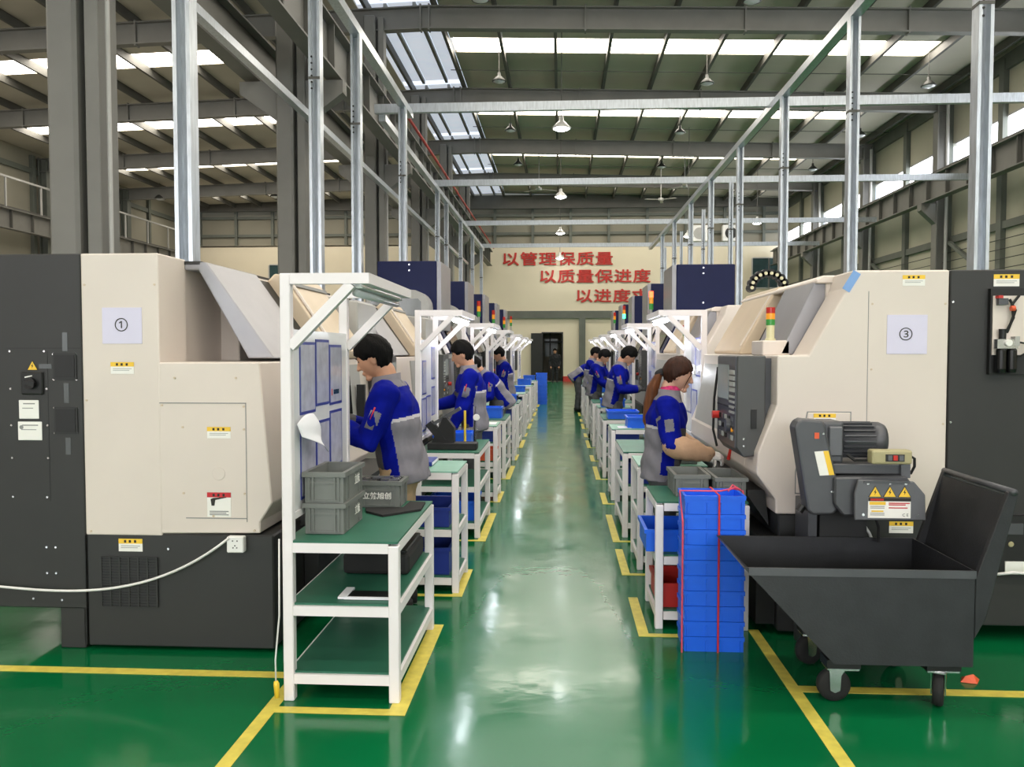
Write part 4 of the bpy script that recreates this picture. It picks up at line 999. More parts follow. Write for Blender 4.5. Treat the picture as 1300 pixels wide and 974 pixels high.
mb.tube([(.90, 4.44, .848), (.93, 4.48, .875), (.965, 4.45, .855), (.93, 4.43, .87), (.9, 4.45, .85)], .005, 6)
solo(mb, 'pink_twine', 'strap_pink', (.65, 4.34, 0), 'pink twine knotted over the top of the blue stack', 'twine')

# ------------------------------------------------------------------ tipping cart
r = root('tipping_cart', (1.5, 4.0, 0), 'black steel tipping cart on castors at the front right', 'cart')
y0, y1, th = 3.68, 4.32, .006
zt, zb = .635, .205
side = [(.815, zt), (1.82, zt), (1.82, zb), (1.22, zb)]
for y in (y0, y1 - th): MB().prism(side, 'y', y, y + th).build('side_plate', 'cart_paint', r)
MB().prism([(1.22, zb), (1.82, zb), (1.82, zb + th), (1.22, zb + th)], 'y', y0 + th, y1 - th).build('bottom_plate', 'cart_paint', r)
MB().prism([(1.814, zb + th), (1.82, zb + th), (1.82, zt), (1.814, zt)], 'y', y0 + th, y1 - th).build('back_plate', 'cart_paint', r)
MB().prism([(.815, zt), (.823, zt), (1.228, zb + th), (1.22, zb)], 'y', y0 + th, y1 - th).build('sloping_front_plate', 'cart_paint', r)
MB().box(.84, 1.825, y0 - .004, y0, zt - .035, zt).build('rim_strip', 'gunmetal', r)
for y in (y0 + .0, y1 - .03):
    MB().prism([(1.824, .33), (1.87, .42), (2.0, .985), (1.955, .985), (1.824, .60)], 'y', y, y + .03).build('handle_bar', 'cart_paint', r, bevel=.003)
MB().prism([(1.83, .45), (1.84, .45), (1.962, .965), (1.95, .965)], 'y', y0 + .03, y1 - .03).build('rear_panel', 'cart_paint', r)
b = MB(); b.smooth = True; b.cyl((1.975, y0 - .01, .985), (1.975, y1 + .01, .985), .015, n=12); b.build('handle_tube', 'gunmetal', r)
def castor(x, y, swivel, nm):
    ca, sa = math.cos(swivel), math.sin(swivel)
    p = MB().box(x - .075, x + .075, y - .05, y + .05, .165, .205).build('castor_block', 'black', r)
    MB().box(x - .07, x + .07, y - .045, y + .045, .155, .165).build('castor_plate', 'chrome', p)
    wv = MB(); wv.smooth = True
    R_ = .075; prof = [(.03, -.022), (R_ - .008, -.022), (R_, -.012), (R_, .012), (R_ - .008, .022), (.03, .022)]
    wv.lathe(prof, (0, 0, 0), 24, 'y')
    dx = .03
    f = lambda q: (x + (q[0] - dx) * ca - q[1] * sa, y + (q[0] - dx) * sa + q[1] * ca, R_ + .001 + q[2])
    wv.v = [f(q) for q in wv.v]; wv.build('wheel', 'black_rubber', p)
    fk = MB()
    for s in (-1, 1):
        fk.prism([(-.022, -.02), (.0, -.03), (.022, -.02), (.026, .05), (.05, .085), (-.03, .085), (-.026, .05)], 'y', s * .026, s * .031)
    fk.box(-.03, .05, -.031, .031, .078, .083)
    fk.v = [f((q[0] + 0, q[1], q[2] - 0.0)) for q in fk.v]; fk.build('fork', 'chrome', p)
castor(1.28, 3.78, 0, 'near'); castor(1.72, 3.78, 1.1, 'near'); castor(1.30, 4.23, .3, 'far'); castor(1.72, 4.23, .5, 'far')

# ------------------------------------------------------------------ chip conveyor discharge head
r = root('chip_conveyor', (1.45, 4.4, 0), 'grey chip conveyor head with motor above the black cart', 'conveyor')
# chain guard: rounded, leaning
def stadium(c0, r0_, c1, r1_, n=8):
    a = math.atan2(c1[1]-c0[1], c1[0]-c0[0]); pts = []
    for i in range(n + 1): t = a + PI/2 + PI*i/n; pts.append((c0[0] + r0_*math.cos(t), c0[1] + r0_*math.sin(t)))
    for i in range(n + 1): t = a - PI/2 + PI*i/n; pts.append((c1[0] + r1_*math.cos(t), c1[1] + r1_*math.sin(t)))
    return pts
MB().prism([(1.165, 1.22), (1.18, 1.25), (1.205, 1.262), (1.30, 1.255), (1.315, 1.23), (1.40, .87), (1.395, .82), (1.36, .785), (1.26, .78), (1.235, .80)], 'y', 4.15, 4.26).build('chain_guard', 'gunmetal', r, bevel=.012, seg=2)
MB().cyl((1.225, 4.2, .82), (1.205, 4.2, .79), .02, n=10).build('grease_port', 'black', r)
g = [o for o in r.children if o.name.startswith('chain_guard')][0]
lb = MB().prism([(1.262, 1.10), (1.33, 1.105), (1.36, .985), (1.29, .98)], 'y', 4.146, 4.15).build('warning_label', 'label_white', g)
MB().prism([(1.305, 1.103), (1.33, 1.105), (1.36, .985), (1.335, .983)], 'y', 4.144, 4.146).build('label_header', 'label_yellow', lb)
MB().box(1.262, 1.284, 4.146, 4.15, 1.165, 1.195).build('orange_label', 'orange_plastic', g)
screws(g, [(1.305, 1.19), (1.35, .90)], 4.149, r=.005)
# gearbox and ribbed motor
MB().box(1.325, 1.43, 4.22, 4.40, 1.03, 1.245).build('gearbox', 'gunmetal', r, bevel=.015, seg=2)
MB().box(1.35, 1.42, 4.205, 4.225, 1.07, 1.22).build('gearbox_cover', 'gunmetal_light', r, bevel=.006)
mo = MB(); mo.smooth = True
mo.lathe([(.08, 0), (.08, .16), (.092, .165), (.092, .20), (.08, .225), (.03, .23)], (1.43, 4.31, 1.145), 28, 'x'); mo = mo.build('motor', 'gunmetal', r)
for k in range(20):
    a = 2*PI*k/20; ca, sa = math.cos(a), math.sin(a)
    MB().bar((1.435, 4.31 + .086*ca, 1.145 + .086*sa), (1.59, 4.31 + .086*ca, 1.145 + .086*sa), .006, .016, (0, ca, sa)).build('cooling_fin', 'gunmetal', mo)
MB().box(1.33, 1.73, 4.18, 4.45, .985, 1.035).build('motor_bed', 'gunmetal', r, bevel=.004)
MB().box(1.69, 1.735, 4.16, 4.2, .97, 1.04).build('bed_bracket', 'gunmetal_light', r)
# discharge chute with warning plate
MB().prism([(1.355, .975), (1.70, .985), (1.765, .90), (1.765, .785), (1.40, .785), (1.355, .84)], 'y', 4.12, 4.60).build('chute_body', 'gunmetal', r, bevel=.008)
fp = MB().prism([(1.455, .972), (1.72, .965), (1.775, .90), (1.78, .775), (1.44, .772), (1.437, .90)], 'y', 4.08, 4.095).build('front_plate', 'gunmetal_light', r, bevel=.004)
MB().box(1.48, 1.70, 4.075, 4.082, .955, .968).build('hinge', 'gunmetal', fp)
for x in (1.535, 1.605, 1.675): triangle_sign(fp, x, 4.08, .915, .065)
pl = MB().box(1.502, 1.705, 4.077, 4.08, .785, .885).build('danger_plate', 'label_white', fp)
MB().box(1.502, 1.705, 4.075, 4.077, .868, .885).build('print', 'print_dark', pl)
MB().box(1.512, 1.575, 4.074, 4.075, .871, .881).build('print', 'red_plastic', pl)
MB().box(1.508, 1.585, 4.0755, 4.077, .85, .865).build('print', 'label_yellow', pl)
MB().box(1.518, 1.575, 4.0755, 4.077, .815, .822).build('print', 'label_yellow', pl)
for zz, x1_ in ((.858, 1.70), (.85, 1.68), (.835, 1.69)): MB().box(1.60, x1_, 4.0755, 4.077, zz - .002, zz + .003).build('print', 'strap_red', pl)
for zz in (.842, .834, .808, .80): MB().box(1.512, 1.58, 4.0755, 4.077, zz - .0015, zz + .0015).build('print', 'print_grey', pl)
text('C E', 'print', 'print_dark', pl, (1.68, 4.076, .80), .02, extrude=.0003)
screws(fp, [(1.48, .80), (1.74, .80), (1.50, .955), (1.605, .957), (1.68, .955)], 4.08, r=.007)
MB().box(1.30, 1.345, 4.36, 4.6, .0, .80).build('support_leg', 'gunmetal', r)
MB().box(1.36, 1.60, 4.36, 4.62, .05, .785).build('lower_duct', 'charcoal_dark', r)
# push-button box
bx = MB().box(1.525, 1.72, 4.10, 4.17, 1.045, 1.115).build('button_box', 'beige_box', r, bevel=.01, seg=2)
MB().box(1.59, 1.68, 4.096, 4.10, 1.06, 1.095).build('button_plate', 'charcoal', bx)
for x, m in ((1.608, 'gunmetal_light'), (1.634, 'red_plastic'), (1.662, 'gunmetal_light')): MB().box(x - .010, x + .010, 4.088, 4.096, 1.066, 1.09).build('button', m, bx)
MB().tube([(1.72, 4.14, 1.085), (1.745, 4.14, 1.07), (1.75, 4.15, 1.03), (1.74, 4.17, .99)], .007, 6).build('cable', 'black_rubber', r)
MB().tube([(1.44, 4.2, 1.08), (1.47, 4.18, 1.055), (1.52, 4.15, 1.06)], .008, 6).build('cable', 'black_rubber', r)
MB().tube([(1.565, 4.3, .78), (1.61, 4.28, .76), (1.63, 4.28, .70), (1.63, 4.28, .62)], .008, 6).build('cable', 'black_rubber', r)

# ------------------------------------------------------------------ cables, sockets, litter
r = root('power_socket', (-1.70, 4.18, .54), 'white power socket box on the base of the lathe marked 1', 'socket')
MB().box(-1.745, -1.655, 4.155, 4.197, .545, .63).build('socket_box', 'white_plastic', r, bevel=.005)
for dx, dz in ((-.012, .02), (.012, .02), (0, -.005), (-.01, -.016), (.01, -.016)): MB().box(-1.70 + dx - .003, -1.70 + dx + .003, 4.153, 4.156, .588 + dz - .003, .588 + dz + .003).build('socket_hole', 'print_dark', r)
pts = []
for i in range(25):
    t = i / 24; x = -3.15 + 1.42 * t
    z = .36 - .13 * t + (.27 + .13 - .006) * max(0, (t - .0)) ** 3.2 + .0
    pts.append((x, 4.165 - .01, z))
b = MB(); b.smooth = True; b.tube(pts, .007, 8); solo(b, 'power_cable', 'cable_white', pts[0], 'white cable sagging across the base of the lathe marked 1', 'cable')
r = root('hanging_plug', (-1.28, 3.58, .03), 'yellow plug on a white lead beside the front left bench leg', 'plug')
b = MB(); b.smooth = True; b.tube([(-1.272, 3.61, .75), (-1.275, 3.61, .4), (-1.29, 3.595, .2), (-1.287, 3.59, .1)], .004, 8); b.build('lead', 'cable_white', r)
b = MB(); b.smooth = True; b.tube([(-1.287, 3.59, .105), (-1.285, 3.59, .09), (-1.28, 3.588, .03)], [.009, .014, .012], 8); b.build('plug_body', 'yellow_plastic', r)
b = MB(); b.smooth = True; b.tube([(2.25, 4.45, .41), (2.38, 4.42, .435), (2.6, 4.40, .43), (3.0, 4.4, .40)], .008, 8)
solo(b, 'grey_cable', 'cable_white', (2.25, 4.45, .41), 'grey cable running behind the cart to the right edge', 'cable')
b = MB(); b.smooth = True; b.tube([(1.60, 4.5, .72), (1.66, 4.48, .62), (1.70, 4.46, .5), (1.72, 4.5, .3)], .008, 8)
solo(b, 'air_line', 'cable_white', (1.6, 4.5, .72), 'thin grey air line hanging below the chip conveyor', 'cable')
solo(MB().add([(1.93, 4.02, .002), (2.0, 4.0, .002), (2.04, 4.06, .002), (1.97, 4.09, .002), (1.96, 4.03, .03), (2.0, 4.04, .035), (2.0, 4.07, .02)], [(0, 1, 4), (1, 5, 4), (1, 2, 5), (2, 6, 5), (2, 3, 6), (3, 4, 6), (3, 0, 4), (4, 5, 6), (3, 2, 1, 0)]), 'paper_scrap', 'orange_plastic', (1.98, 4.04, 0), 'crumpled red and white scrap on the floor behind the cart', 'litter')
# cable chain over the second right lathe
r = root('cable_chain', (2.0, 8.3, 2.05), 'black cable chain arch with yellow dots beside the navy box', 'cable chain')
pts = [(2.1 + .18 - .18*math.cos(a), 2.30 + .16*math.sin(a)) for a in [PI*i/9 for i in range(10)]] + [(2.46, 2.22), (2.46, 2.15), (2.46, 2.08)]
for i, (x, z) in enumerate(pts):
    l = MB(); l.cyl((x, 9.2, z), (x, 9.3, z), .048, n=12); l = l.build('chain_link', 'black', r)
    MB().cyl((x, 9.192, z), (x, 9.2, z), .019, n=10).build('link_dot', 'lens_clear', l)
MB().box(2.49, 2.72, 9.2, 9.35, 2.06, 2.16).build('chain_bracket', 'black', r)
# ------------------------------------------------------------------ people
def ell_tube(mb, secs, n=16):
    """secs: list of (centre, axis_a, axis_b) vectors -> closed tube with rounded caps"""
    vs = []; k = len(secs)
    for c, a, b in secs:
        for j in range(n):
            t = 2*PI*j/n; vs.append(Vector(c) + Vector(a)*math.cos(t) + Vector(b)*math.sin(t))
    fs = [(i*n+j, i*n+(j+1) % n, (i+1)*n+(j+1) % n, (i+1)*n+j) for i in range(k-1) for j in range(n)]
    fs += [list(range(n-1, -1, -1)), list(range((k-1)*n, k*n))]
    mb.add(vs, fs)
def limb(mb, pts, rs, n=14, sub=5):
    """tapered round limb through joints, hemispherical ends"""
    P = [Vector(p) for p in pts]; out = []; rr = []
    for i in range(len(P) - 1):
        for s in range(sub):
            t = s / sub; out.append(P[i].lerp(P[i+1], t)); rr.append(rs[i] + (rs[i+1] - rs[i]) * t)
    out.append(P[-1]); rr.append(rs[-1])
    d0 = (P[0] - P[1]).normalized(); d1 = (P[-1] - P[-2]).normalized()
    pre = [(P[0] + d0 * rs[0] * math.sin(a), rs[0] * math.cos(a)) for a in (1.45, 1.0, .5)]
    post_ = [(P[-1] + d1 * rs[-1] * math.sin(a), rs[-1] * math.cos(a)) for a in (.5, 1.0, 1.45)]
    out = [p for p, _ in pre] + out + [p for p, _ in post_]; rr = [r_ for _, r_ in pre] + rr + [r_ for _, r_ in post_]
    mb.tube(out, rr, n)
def ellipsoid(mb, c, rx, ry, rz, R=None, n=16, m=10):
    vs = []; R = R or Matrix.Identity(3)
    for i in range(m + 1):
        ph = -PI/2 + PI*(i + .02)/(m + .04)
        for j in range(n):
            t = 2*PI*j/n; vs.append(Vector(c) + R @ Vector((rx*math.cos(ph)*math.cos(t), ry*math.cos(ph)*math.sin(t), rz*math.sin(ph))))
    fs = [(i*n+j, i*n+(j+1) % n, (i+1)*n+(j+1) % n, (i+1)*n+j) for i in range(m) for j in range(n)]
    fs += [list(range(n-1, -1, -1)), list(range(m*n, (m+1)*n))]
    mb.add(vs, fs)
def remesh(mb, vox, smooth=2):
    me = bpy.data.meshes.new('tmp'); me.from_pydata(mb.v, [], mb.f)
    bm = bmesh.new(); bm.from_mesh(me); bmesh.ops.recalc_face_normals(bm, faces=bm.faces); bm.to_mesh(me); bm.free()
    o = bpy.data.objects.new('tmp', me)
    m = o.modifiers.new('r', 'REMESH'); m.mode = 'VOXEL'; m.voxel_size = vox
    res = evaluated_mesh(o); bpy.data.meshes.remove(me)
    bm = bmesh.new(); bm.from_mesh(res)
    for _ in range(smooth): bmesh.ops.smooth_vert(bm, verts=bm.verts, factor=.5, use_axis_x=True, use_axis_y=True, use_axis_z=True)
    bm.to_mesh(res); bm.free()
    return res
def puff(me, fn):
    ns = [v.normal.copy() for v in me.vertices]; co = []
    for v, n in zip(me.vertices, ns):
        p = v.co + n * fn(v.co); co += [p.x, p.y, p.z]
    me.vertices.foreach_set('co', co); me.update()
def finish(me, name, mats, parent, fn=None):
    me.name = name; me.materials.clear()
    for m in mats: me.materials.append(M[m])
    for p in me.polygons:
        p.use_smooth = True
        if fn: p.material_index = fn(p.center)
    o = bpy.data.objects.new(name, me); COL.objects.link(o); o.parent = parent; ORG[o.name] = Vector()
    return o
def mesh_of(mb):
    me = bpy.data.meshes.new('m'); me.from_pydata([tuple(v) for v in mb.v], [], mb.f)
    bm = bmesh.new(); bm.from_mesh(me); bmesh.ops.recalc_face_normals(bm, faces=bm.faces); bm.to_mesh(me); bm.free()
    return me
def ik(a, b, l1, l2, pole):
    a, b = Vector(a), Vector(b); d = b - a; L = min(d.length, (l1 + l2) * .995); d.normalize(); b = a + d * L
    x = (l1*l1 - l2*l2 + L*L) / (2*L); h = math.sqrt(max(0, l1*l1 - x*x))
    p = Vector(pole); p = (p - d * p.dot(d)).normalized()
    return a + d * x + p * h, b
def hand(mb, wrist, d, nrm, side, grow=0., curl=.5):
    """palm, four unequal bent fingers and a thumb from the side of the palm"""
    d = Vector(d).normalized(); nrm = Vector(nrm); nrm = (nrm - d * nrm.dot(d)).normalized(); lat = d.cross(nrm) * side
    w0 = Vector(wrist)
    ell_tube(mb, [(w0 + d*t, lat*(a + grow), nrm*(b + grow)) for t, a, b in ((-.02, .024, .02), (.01, .03, .019), (.05, .041, .017), (.085, .041, .015), (.097, .034, .011))], 12)
    for i, (off, ln, r_) in enumerate(((.029, .072, .0088), (.0095, .080, .0092), (-.0105, .074, .0088), (-.029, .058, .0078))):
        p = w0 + d * .082 + lat * off; pts = [p]; dd = d.copy(); ang = curl * (1 + .12 * i)
        for s in (.45, .32, .23):
            dd = dd * math.cos(ang) + nrm * math.sin(ang) if s < .45 else dd * math.cos(ang*.6) + nrm * math.sin(ang*.6)
            dd.normalize(); p = p + dd * ln * s * 1.05; pts.append(p)
        limb(mb, pts, [r_ + grow, r_*.97 + grow, r_*.9 + grow, r_*.8 + grow], 8, 2)
    p = w0 + d * .025 + lat * .026; t1 = (d * .6 + lat * .7 + nrm * .35).normalized(); t2 = (d * .9 + lat * .2 + nrm * .4).normalized()
    limb(mb, [p, p + t1 * .04, p + t1 * .04 + t2 * .032, p + t1 * .04 + t2 * .058], [.014 + grow, .0115 + grow, .010 + grow, .008 + grow], 8, 2)
HB = (.102, .082, .123)
def head_pt(x, y, z):
    """unit direction -> point of the skull surface"""
    px, py, pz = x * HB[0], y * HB[1], z * HB[2]
    if z < 0:
        k = -z
        py *= 1 - .30 * k ** 1.3
        if x < 0: px *= 1 - .42 * k
        else: px *= 1 - .04 * k
    else:
        if x > 0: px *= 1 - .06 * z
        py *= 1 + .05 * math.sin(z * PI)
    if x < 0 and z > -.3: px *= 1.06
    return Vector((px, py, pz))
def sphere_dirs(n, m):
    for i in range(m + 1):
        ph = -PI/2 + PI*(i + .01)/(m + .02)
        for j in range(n):
            t = 2*PI*j/n; yield math.cos(ph)*math.cos(t), math.cos(ph)*math.sin(t), math.sin(ph)
def sphere_faces(n, m): return [(i*n+j, i*n+(j+1) % n, (i+1)*n+(j+1) % n, (i+1)*n+j) for i in range(m) for j in range(n)] + [list(range(n-1, -1, -1)), list(range(m*n, (m+1)*n))]

def person(label, loc, heading, height=1.0, lean=5, neck=15, turn=0, handL=None, handR=None, vox=.010, skin='skin', hair='hair_black', trousers='cloth_darkgrey',
           ponytail=False, all_black=False, gloves=None, guards=False, scarf=False, slim=1.1, curl=.5, poleL=(-.6, .5, -.7), poleR=(-.6, -.5, -.7), pens=True):
    r = bpy.data.objects.new('person', None); COL.objects.link(r); r.location = loc; r.rotation_euler = (0, 0, heading); r.scale = (height,) * 3
    tag(r, label, 'person'); ORG[r.name] = Vector(loc)
    a = math.radians(lean); HIP = Vector((-.25 * math.sin(a) * .5, 0, .94))
    FX, UPV = Vector((math.cos(a), 0, -math.sin(a))), Vector((math.sin(a), 0, math.cos(a)))
    T = lambda u, v, w_: HIP + FX*u + Vector((0, v, 0)) + UPV*w_
    hp = math.radians(lean * .75 + neck)
    HR = Matrix.Rotation(math.radians(turn), 3, 'Z') @ Matrix.Rotation(hp, 3, 'Y')
    HC = T(.0, 0, .555) + HR @ Vector((.032, 0, .116))
    s = slim
    TOR = [(-.13, .118, .175), (-.02, .12, .172), (.10, .118, .165), (.22, .128, .178), (.33, .128, .19), (.41, .108, .185), (.465, .085, .14), (.50, .066, .085), (.53, .060, .066)]
    def torso(mb, g): ell_tube(mb, [(T(0 if w_ > -.0 else -.01, 0, w_), FX*(a_*s + g), Vector((0, (b_*s + g), 0))) for w_, a_, b_ in TOR], 24)
    SH = {1: T(-.005, .175*s, .425), -1: T(-.005, -.175*s, .425)}
    TGT = {1: handL or (T(.06, .23, -.10)), -1: handR or (T(.06, -.23, -.10))}
    ARM = {}
    for sd, pole in ((1, poleL), (-1, poleR)):
        e, h_ = ik(SH[sd], TGT[sd], .29, .265, pole); ARM[sd] = (SH[sd], e, h_)
    # body: one continuous surface
    mb = MB(); torso(mb, -.02)
    limb(mb, [T(-.005, 0, .47), T(0, 0, .57), HC + HR @ Vector((-.02, 0, -.05))], [.062*s, .054*s, .055*s], 14)
    mb.add([HC + HR @ head_pt(*d) for d in sphere_dirs(28, 20)], sphere_faces(28, 20))
    hl = lambda p: HC + HR @ (Vector(p) * 1.06)
    limb(mb, [hl((.086, 0, .02)), hl((.102, 0, -.012)), hl((.108, 0, -.028))], [.008, .0105, .0125], 10)
    for v in (-1, 1): ellipsoid(mb, hl((.096, .009*v, -.03)), .010, .009, .008, HR)
    ellipsoid(mb, hl((.086, 0, -.058)), .014, .022, .007, HR); ellipsoid(mb, hl((.083, 0, -.070)), .014, .019, .008, HR)
    ellipsoid(mb, hl((.070, 0, -.098)), .024, .026, .018, HR); ellipsoid(mb, hl((.080, 0, .030)), .016, .045, .010, HR)
    for v in (-1, 1): ellipsoid(mb, hl((-.006, .078*v, -.012)), .019, .009, .032, HR)
    for sd in (1, -1):
        S, E_, W = ARM[sd]; limb(mb, [S, E_, W], [.048, .037, .026], 12)
        limb(mb, [Vector((-.01, .085*sd, .90)), Vector((.015, .095*sd, .49)), Vector((-.02, .10*sd, .09))], [.082, .055, .04], 12)
        limb(mb, [Vector((-.03, .10*sd, .05)), Vector((.12, .115*sd, .035))], [.035, .03], 10)
    body = remesh(mb, vox, 1)
    hb = MB()
    hn = {1: Vector((.1, -.5, -.8)), -1: Vector((.1, .5, -.8))}
    for sd in (1, -1):
        S, E_, W = ARM[sd]; hand(hb, W, W - E_, hn[sd], -sd, 0, curl)
    bm = bmesh.new(); bm.from_mesh(body); m2_ = mesh_of(hb); bm.from_mesh(m2_); bm.to_mesh(body); bm.free()
    finish(body, 'body', [skin], r)
    # face details
    for v in (-1, 1):
        e = MB(); ellipsoid(e, hl((.0835, .031*v, .012)), .006, .013, .0055, HR, 10, 6); finish(mesh_of(e), 'eye', ['print_dark'], r)
        e = MB(); ellipsoid(e, hl((.0885, .031*v, .034)), .006, .020, .004, HR, 10, 6); finish(mesh_of(e), 'eyebrow', [hair], r)
    e = MB(); ellipsoid(e, hl((.0935, 0, -.064)), .005, .020, .004, HR, 10, 6); finish(mesh_of(e), 'lips', ['cloth_tan'], r)
    # hair shell
    rnd = random.Random(len(label) * 7 + int(loc[1] * 10))
    hv = []; n, m = 44, 30
    for x, y, z in sphere_dirs(n, m):
        line = -.64 if x < -.34 else (-.64 + (x + .34) / .22 * .66 if x < -.12 else (.02 + .08 * (x + .12) if x < .40 else .07 + (x - .40) * .72))
        line += .05 * math.sin(9 * math.atan2(y, x) + 1) + .03 * math.sin(23 * math.atan2(y, x))
        if ponytail and -.15 <= x < .4: line = -.40 + (x + .15) / .55 * .55
        k = max(0., min(1., (z - line) / .10 + .5))
        th = (.015 if ponytail else .017 + .013 * max(0, z) + .006 * max(0, -x)) * k + (-.008) * (1 - k)
        th += rnd.uniform(-.0025, .0025) * k + .003 * k * math.sin(9*math.atan2(y, x) + 5*z)
        p = head_pt(x, y, z); hv.append(HC + HR @ (p + p.normalized() * th))
    hm = MB(); hm.add(hv, sphere_faces(n, m))
    ho = finish(mesh_of(hm), 'hair', [hair], r)
    if ponytail:
        pm = MB(); b0 = hl((-.10, 0, -.005))
        pts = [b0 + HR @ Vector((.02, 0, 0)), b0 + Vector((-.035, 0, -.02)), b0 + Vector((-.075, .0, -.11)), b0 + Vector((-.10, .01, -.24)), b0 + Vector((-.115, .01, -.38)), b0 + Vector((-.10, .01, -.48))]
        rs_ = [.02, .032, .052, .056, .044, .012]
        N_ = 20; vs = []
        fine = []
        for i in range(len(pts) - 1):
            for q in range(4): fine.append((pts[i].lerp(pts[i+1], q/4), rs_[i] + (rs_[i+1]-rs_[i])*q/4))
        fine.append((pts[-1], rs_[-1]))
        for i, (c, rr) in enumerate(fine):
            for j in range(N_):
                t = 2*PI*j/N_; k = 1 + .10*math.sin(7*t) + .05*math.sin(11*t + 2)
                vs.append(c + Vector((math.cos(t)*rr*k*.85, math.sin(t)*rr*k, 0)))
        K = len(fine)
        pm.add(vs, [(i*N_+j, i*N_+(j+1) % N_, (i+1)*N_+(j+1) % N_, (i+1)*N_+j) for i in range(K-1) for j in range(N_)] + [list(range(N_-1, -1, -1)), list(range((K-1)*N_, K*N_))])
        finish(mesh_of(pm), 'ponytail', ['hair_tail'], ho)
        tm = MB(); limb(tm, [b0 + Vector((-.015, 0, -.008)), b0 + Vector((-.038, 0, -.022))], [.03, .031], 14); finish(mesh_of(tm), 'hair_band', ['cloth_black'], ho)
        st = MB(); st.tube([hl((.07, -.055, .07)), hl((.085, -.062, .02)), hl((.07, -.07, -.04)), hl((.062, -.064, -.10))], [.004, .004, .003, .002], 6); finish(mesh_of(st), 'hair_strand', [hair], ho)
    # jacket
    mb = MB(); torso(mb, .012)
    for sd in (1, -1):
        S, E_, W = ARM[sd]; wd = (W - E_).normalized()
        limb(mb, [S, E_, W - wd * (.012 if not guards or sd > 0 else .012)], [.080*s, .073, .054], 14)
    jk = remesh(mb, vox, 2)
    rnd2 = random.Random(3)
    puff(jk, lambda c: .005 * math.sin(c.z*38 + c.x*16 + 3*math.sin(c.y*14)) + .003 * math.sin(c.y*44 + c.z*21))   # soft folds
    def segd(p, A, B):
        ab = B - A; t = max(0, min(1, (p - A).dot(ab) / ab.length_squared)); return (p - (A + ab*t)).length, t
    def jf(c):
        c = Vector(c); q = c - HIP; u, v, w_ = q.dot(FX), q.y, q.dot(UPV)
        if all_black: return 0
        if w_ > .46 and abs(v) < .12 and abs(u) < .13: return 1
        sd = 1 if v > 0 else -1; S, E_, W = ARM[sd]
        d1, t1 = segd(c, S, E_); d2, t2 = segd(c, E_, W)
        if (min(d1, d2) < .094 and abs(v) > .150*s and (t1 > .12 or d2 < d1)) or d2 < .079:
            if d1 < d2 and .33 < t1 < .72 and abs(v) > .2 and u < .06:
                return 1 if .38 < t1 < .68 and abs((c - S).cross((E_ - S).normalized()).dot(Vector((0, 1, 0)))) < .03 else 0
            if d2 < d1 and t2 > .9: return 2
            if d1 < d2 and u < -.045 and .25 < t1 : return 1
            return 0
        if w_ > .275: return 0
        if w_ > .255 and u < .05: return 3
        if w_ < -.075: return 1
        if u < -.01: return 1
        if u < .085: return 0
        return 2
    cl = ['cloth_black'] * 4 if all_black else ['cloth_blue', 'cloth_grey', 'cloth_darkgrey', 'cloth_silver']
    jo = finish(jk, 'jacket', cl, r, jf)
    cm = MB()
    ell_tube(cm, [(T(.004, 0, .47), FX*.088*s, Vector((0, .115*s, 0))), (T(.006, 0, .50), FX*.080*s, Vector((0, .088*s, 0))), (T(-.004, 0, .545), FX*.076*s, Vector((0, .076*s, 0))), (T(-.004, 0, .54), FX*.066*s, Vector((0, .066*s, 0)))], 24)
    finish(mesh_of(cm), 'collar', ['cloth_black' if all_black else 'cloth_grey'], jo)
    if pens and not all_black:
        for sd in (1, -1):
            S, E_, W = ARM[sd]; p = S.lerp(E_, .5); out = Vector((0, sd, 0)); dn = (E_ - S).normalized()
            q = MB(); q.bar(p + out*.076 - dn*.05 + Vector((.012, 0, 0)), p + out*.076 + dn*.06 + Vector((.012, 0, 0)), .05, .010, out); finish(mesh_of(q), 'sleeve_pocket', ['cloth_grey'], jo)
            q = MB(); q.cyl(p + out*.084 - dn*.075 + Vector((.02, 0, 0)), p + out*.084 + dn*.0 + Vector((.02, 0, 0)), .005, n=8); finish(mesh_of(q), 'pen', ['red_plastic'], jo)
    if scarf:
        q = MB(); ell_tube(q, [(T(.004, 0, .515), FX*.074, Vector((0, .078, 0))), (T(.008, 0, .55), FX*.074, Vector((0, .072, 0))), (T(.010, 0, .575), FX*.062, Vector((0, .060, 0)))], 18); finish(mesh_of(q), 'scarf', ['cloth_pink'], r)
    # trousers
    mb = MB()
    ell_tube(mb, [(Vector((-.02, 0, .97)), Vector((.112*s, 0, 0)), Vector((0, .162*s, 0))), (Vector((-.02, 0, .90)), Vector((.118*s, 0, 0)), Vector((0, .172*s, 0))), (Vector((-.01, 0, .80)), Vector((.108*s, 0, 0)), Vector((0, .165*s, 0)))], 20)
    for sd in (1, -1): limb(mb, [Vector((-.01, .085*sd, .86)), Vector((.015, .098*sd, .49)), Vector((-.02, .103*sd, .11))], [.098*s, .078, .068], 14)
    tr = remesh(mb, max(vox, .009), 2)
    puff(tr, lambda c: .004 * math.sin(c.z*46 + c.y*20 + c.x*18))
    finish(tr, 'trousers', [trousers], r)
    for sd in (1, -1):
        q = MB(); y = .11 * sd
        ell_tube(q, [(Vector((x, y, z)), Vector((0, wy, 0)), Vector((0, 0, hz))) for x, z, wy, hz in ((-.10, .05, .03, .045), (-.07, .055, .042, .054), (.0, .055, .045, .054), (.07, .042, .048, .041), (.14, .035, .042, .034), (.165, .03, .025, .024))], 14)
        finish(mesh_of(q), 'shoe', ['black_rubber'], r)
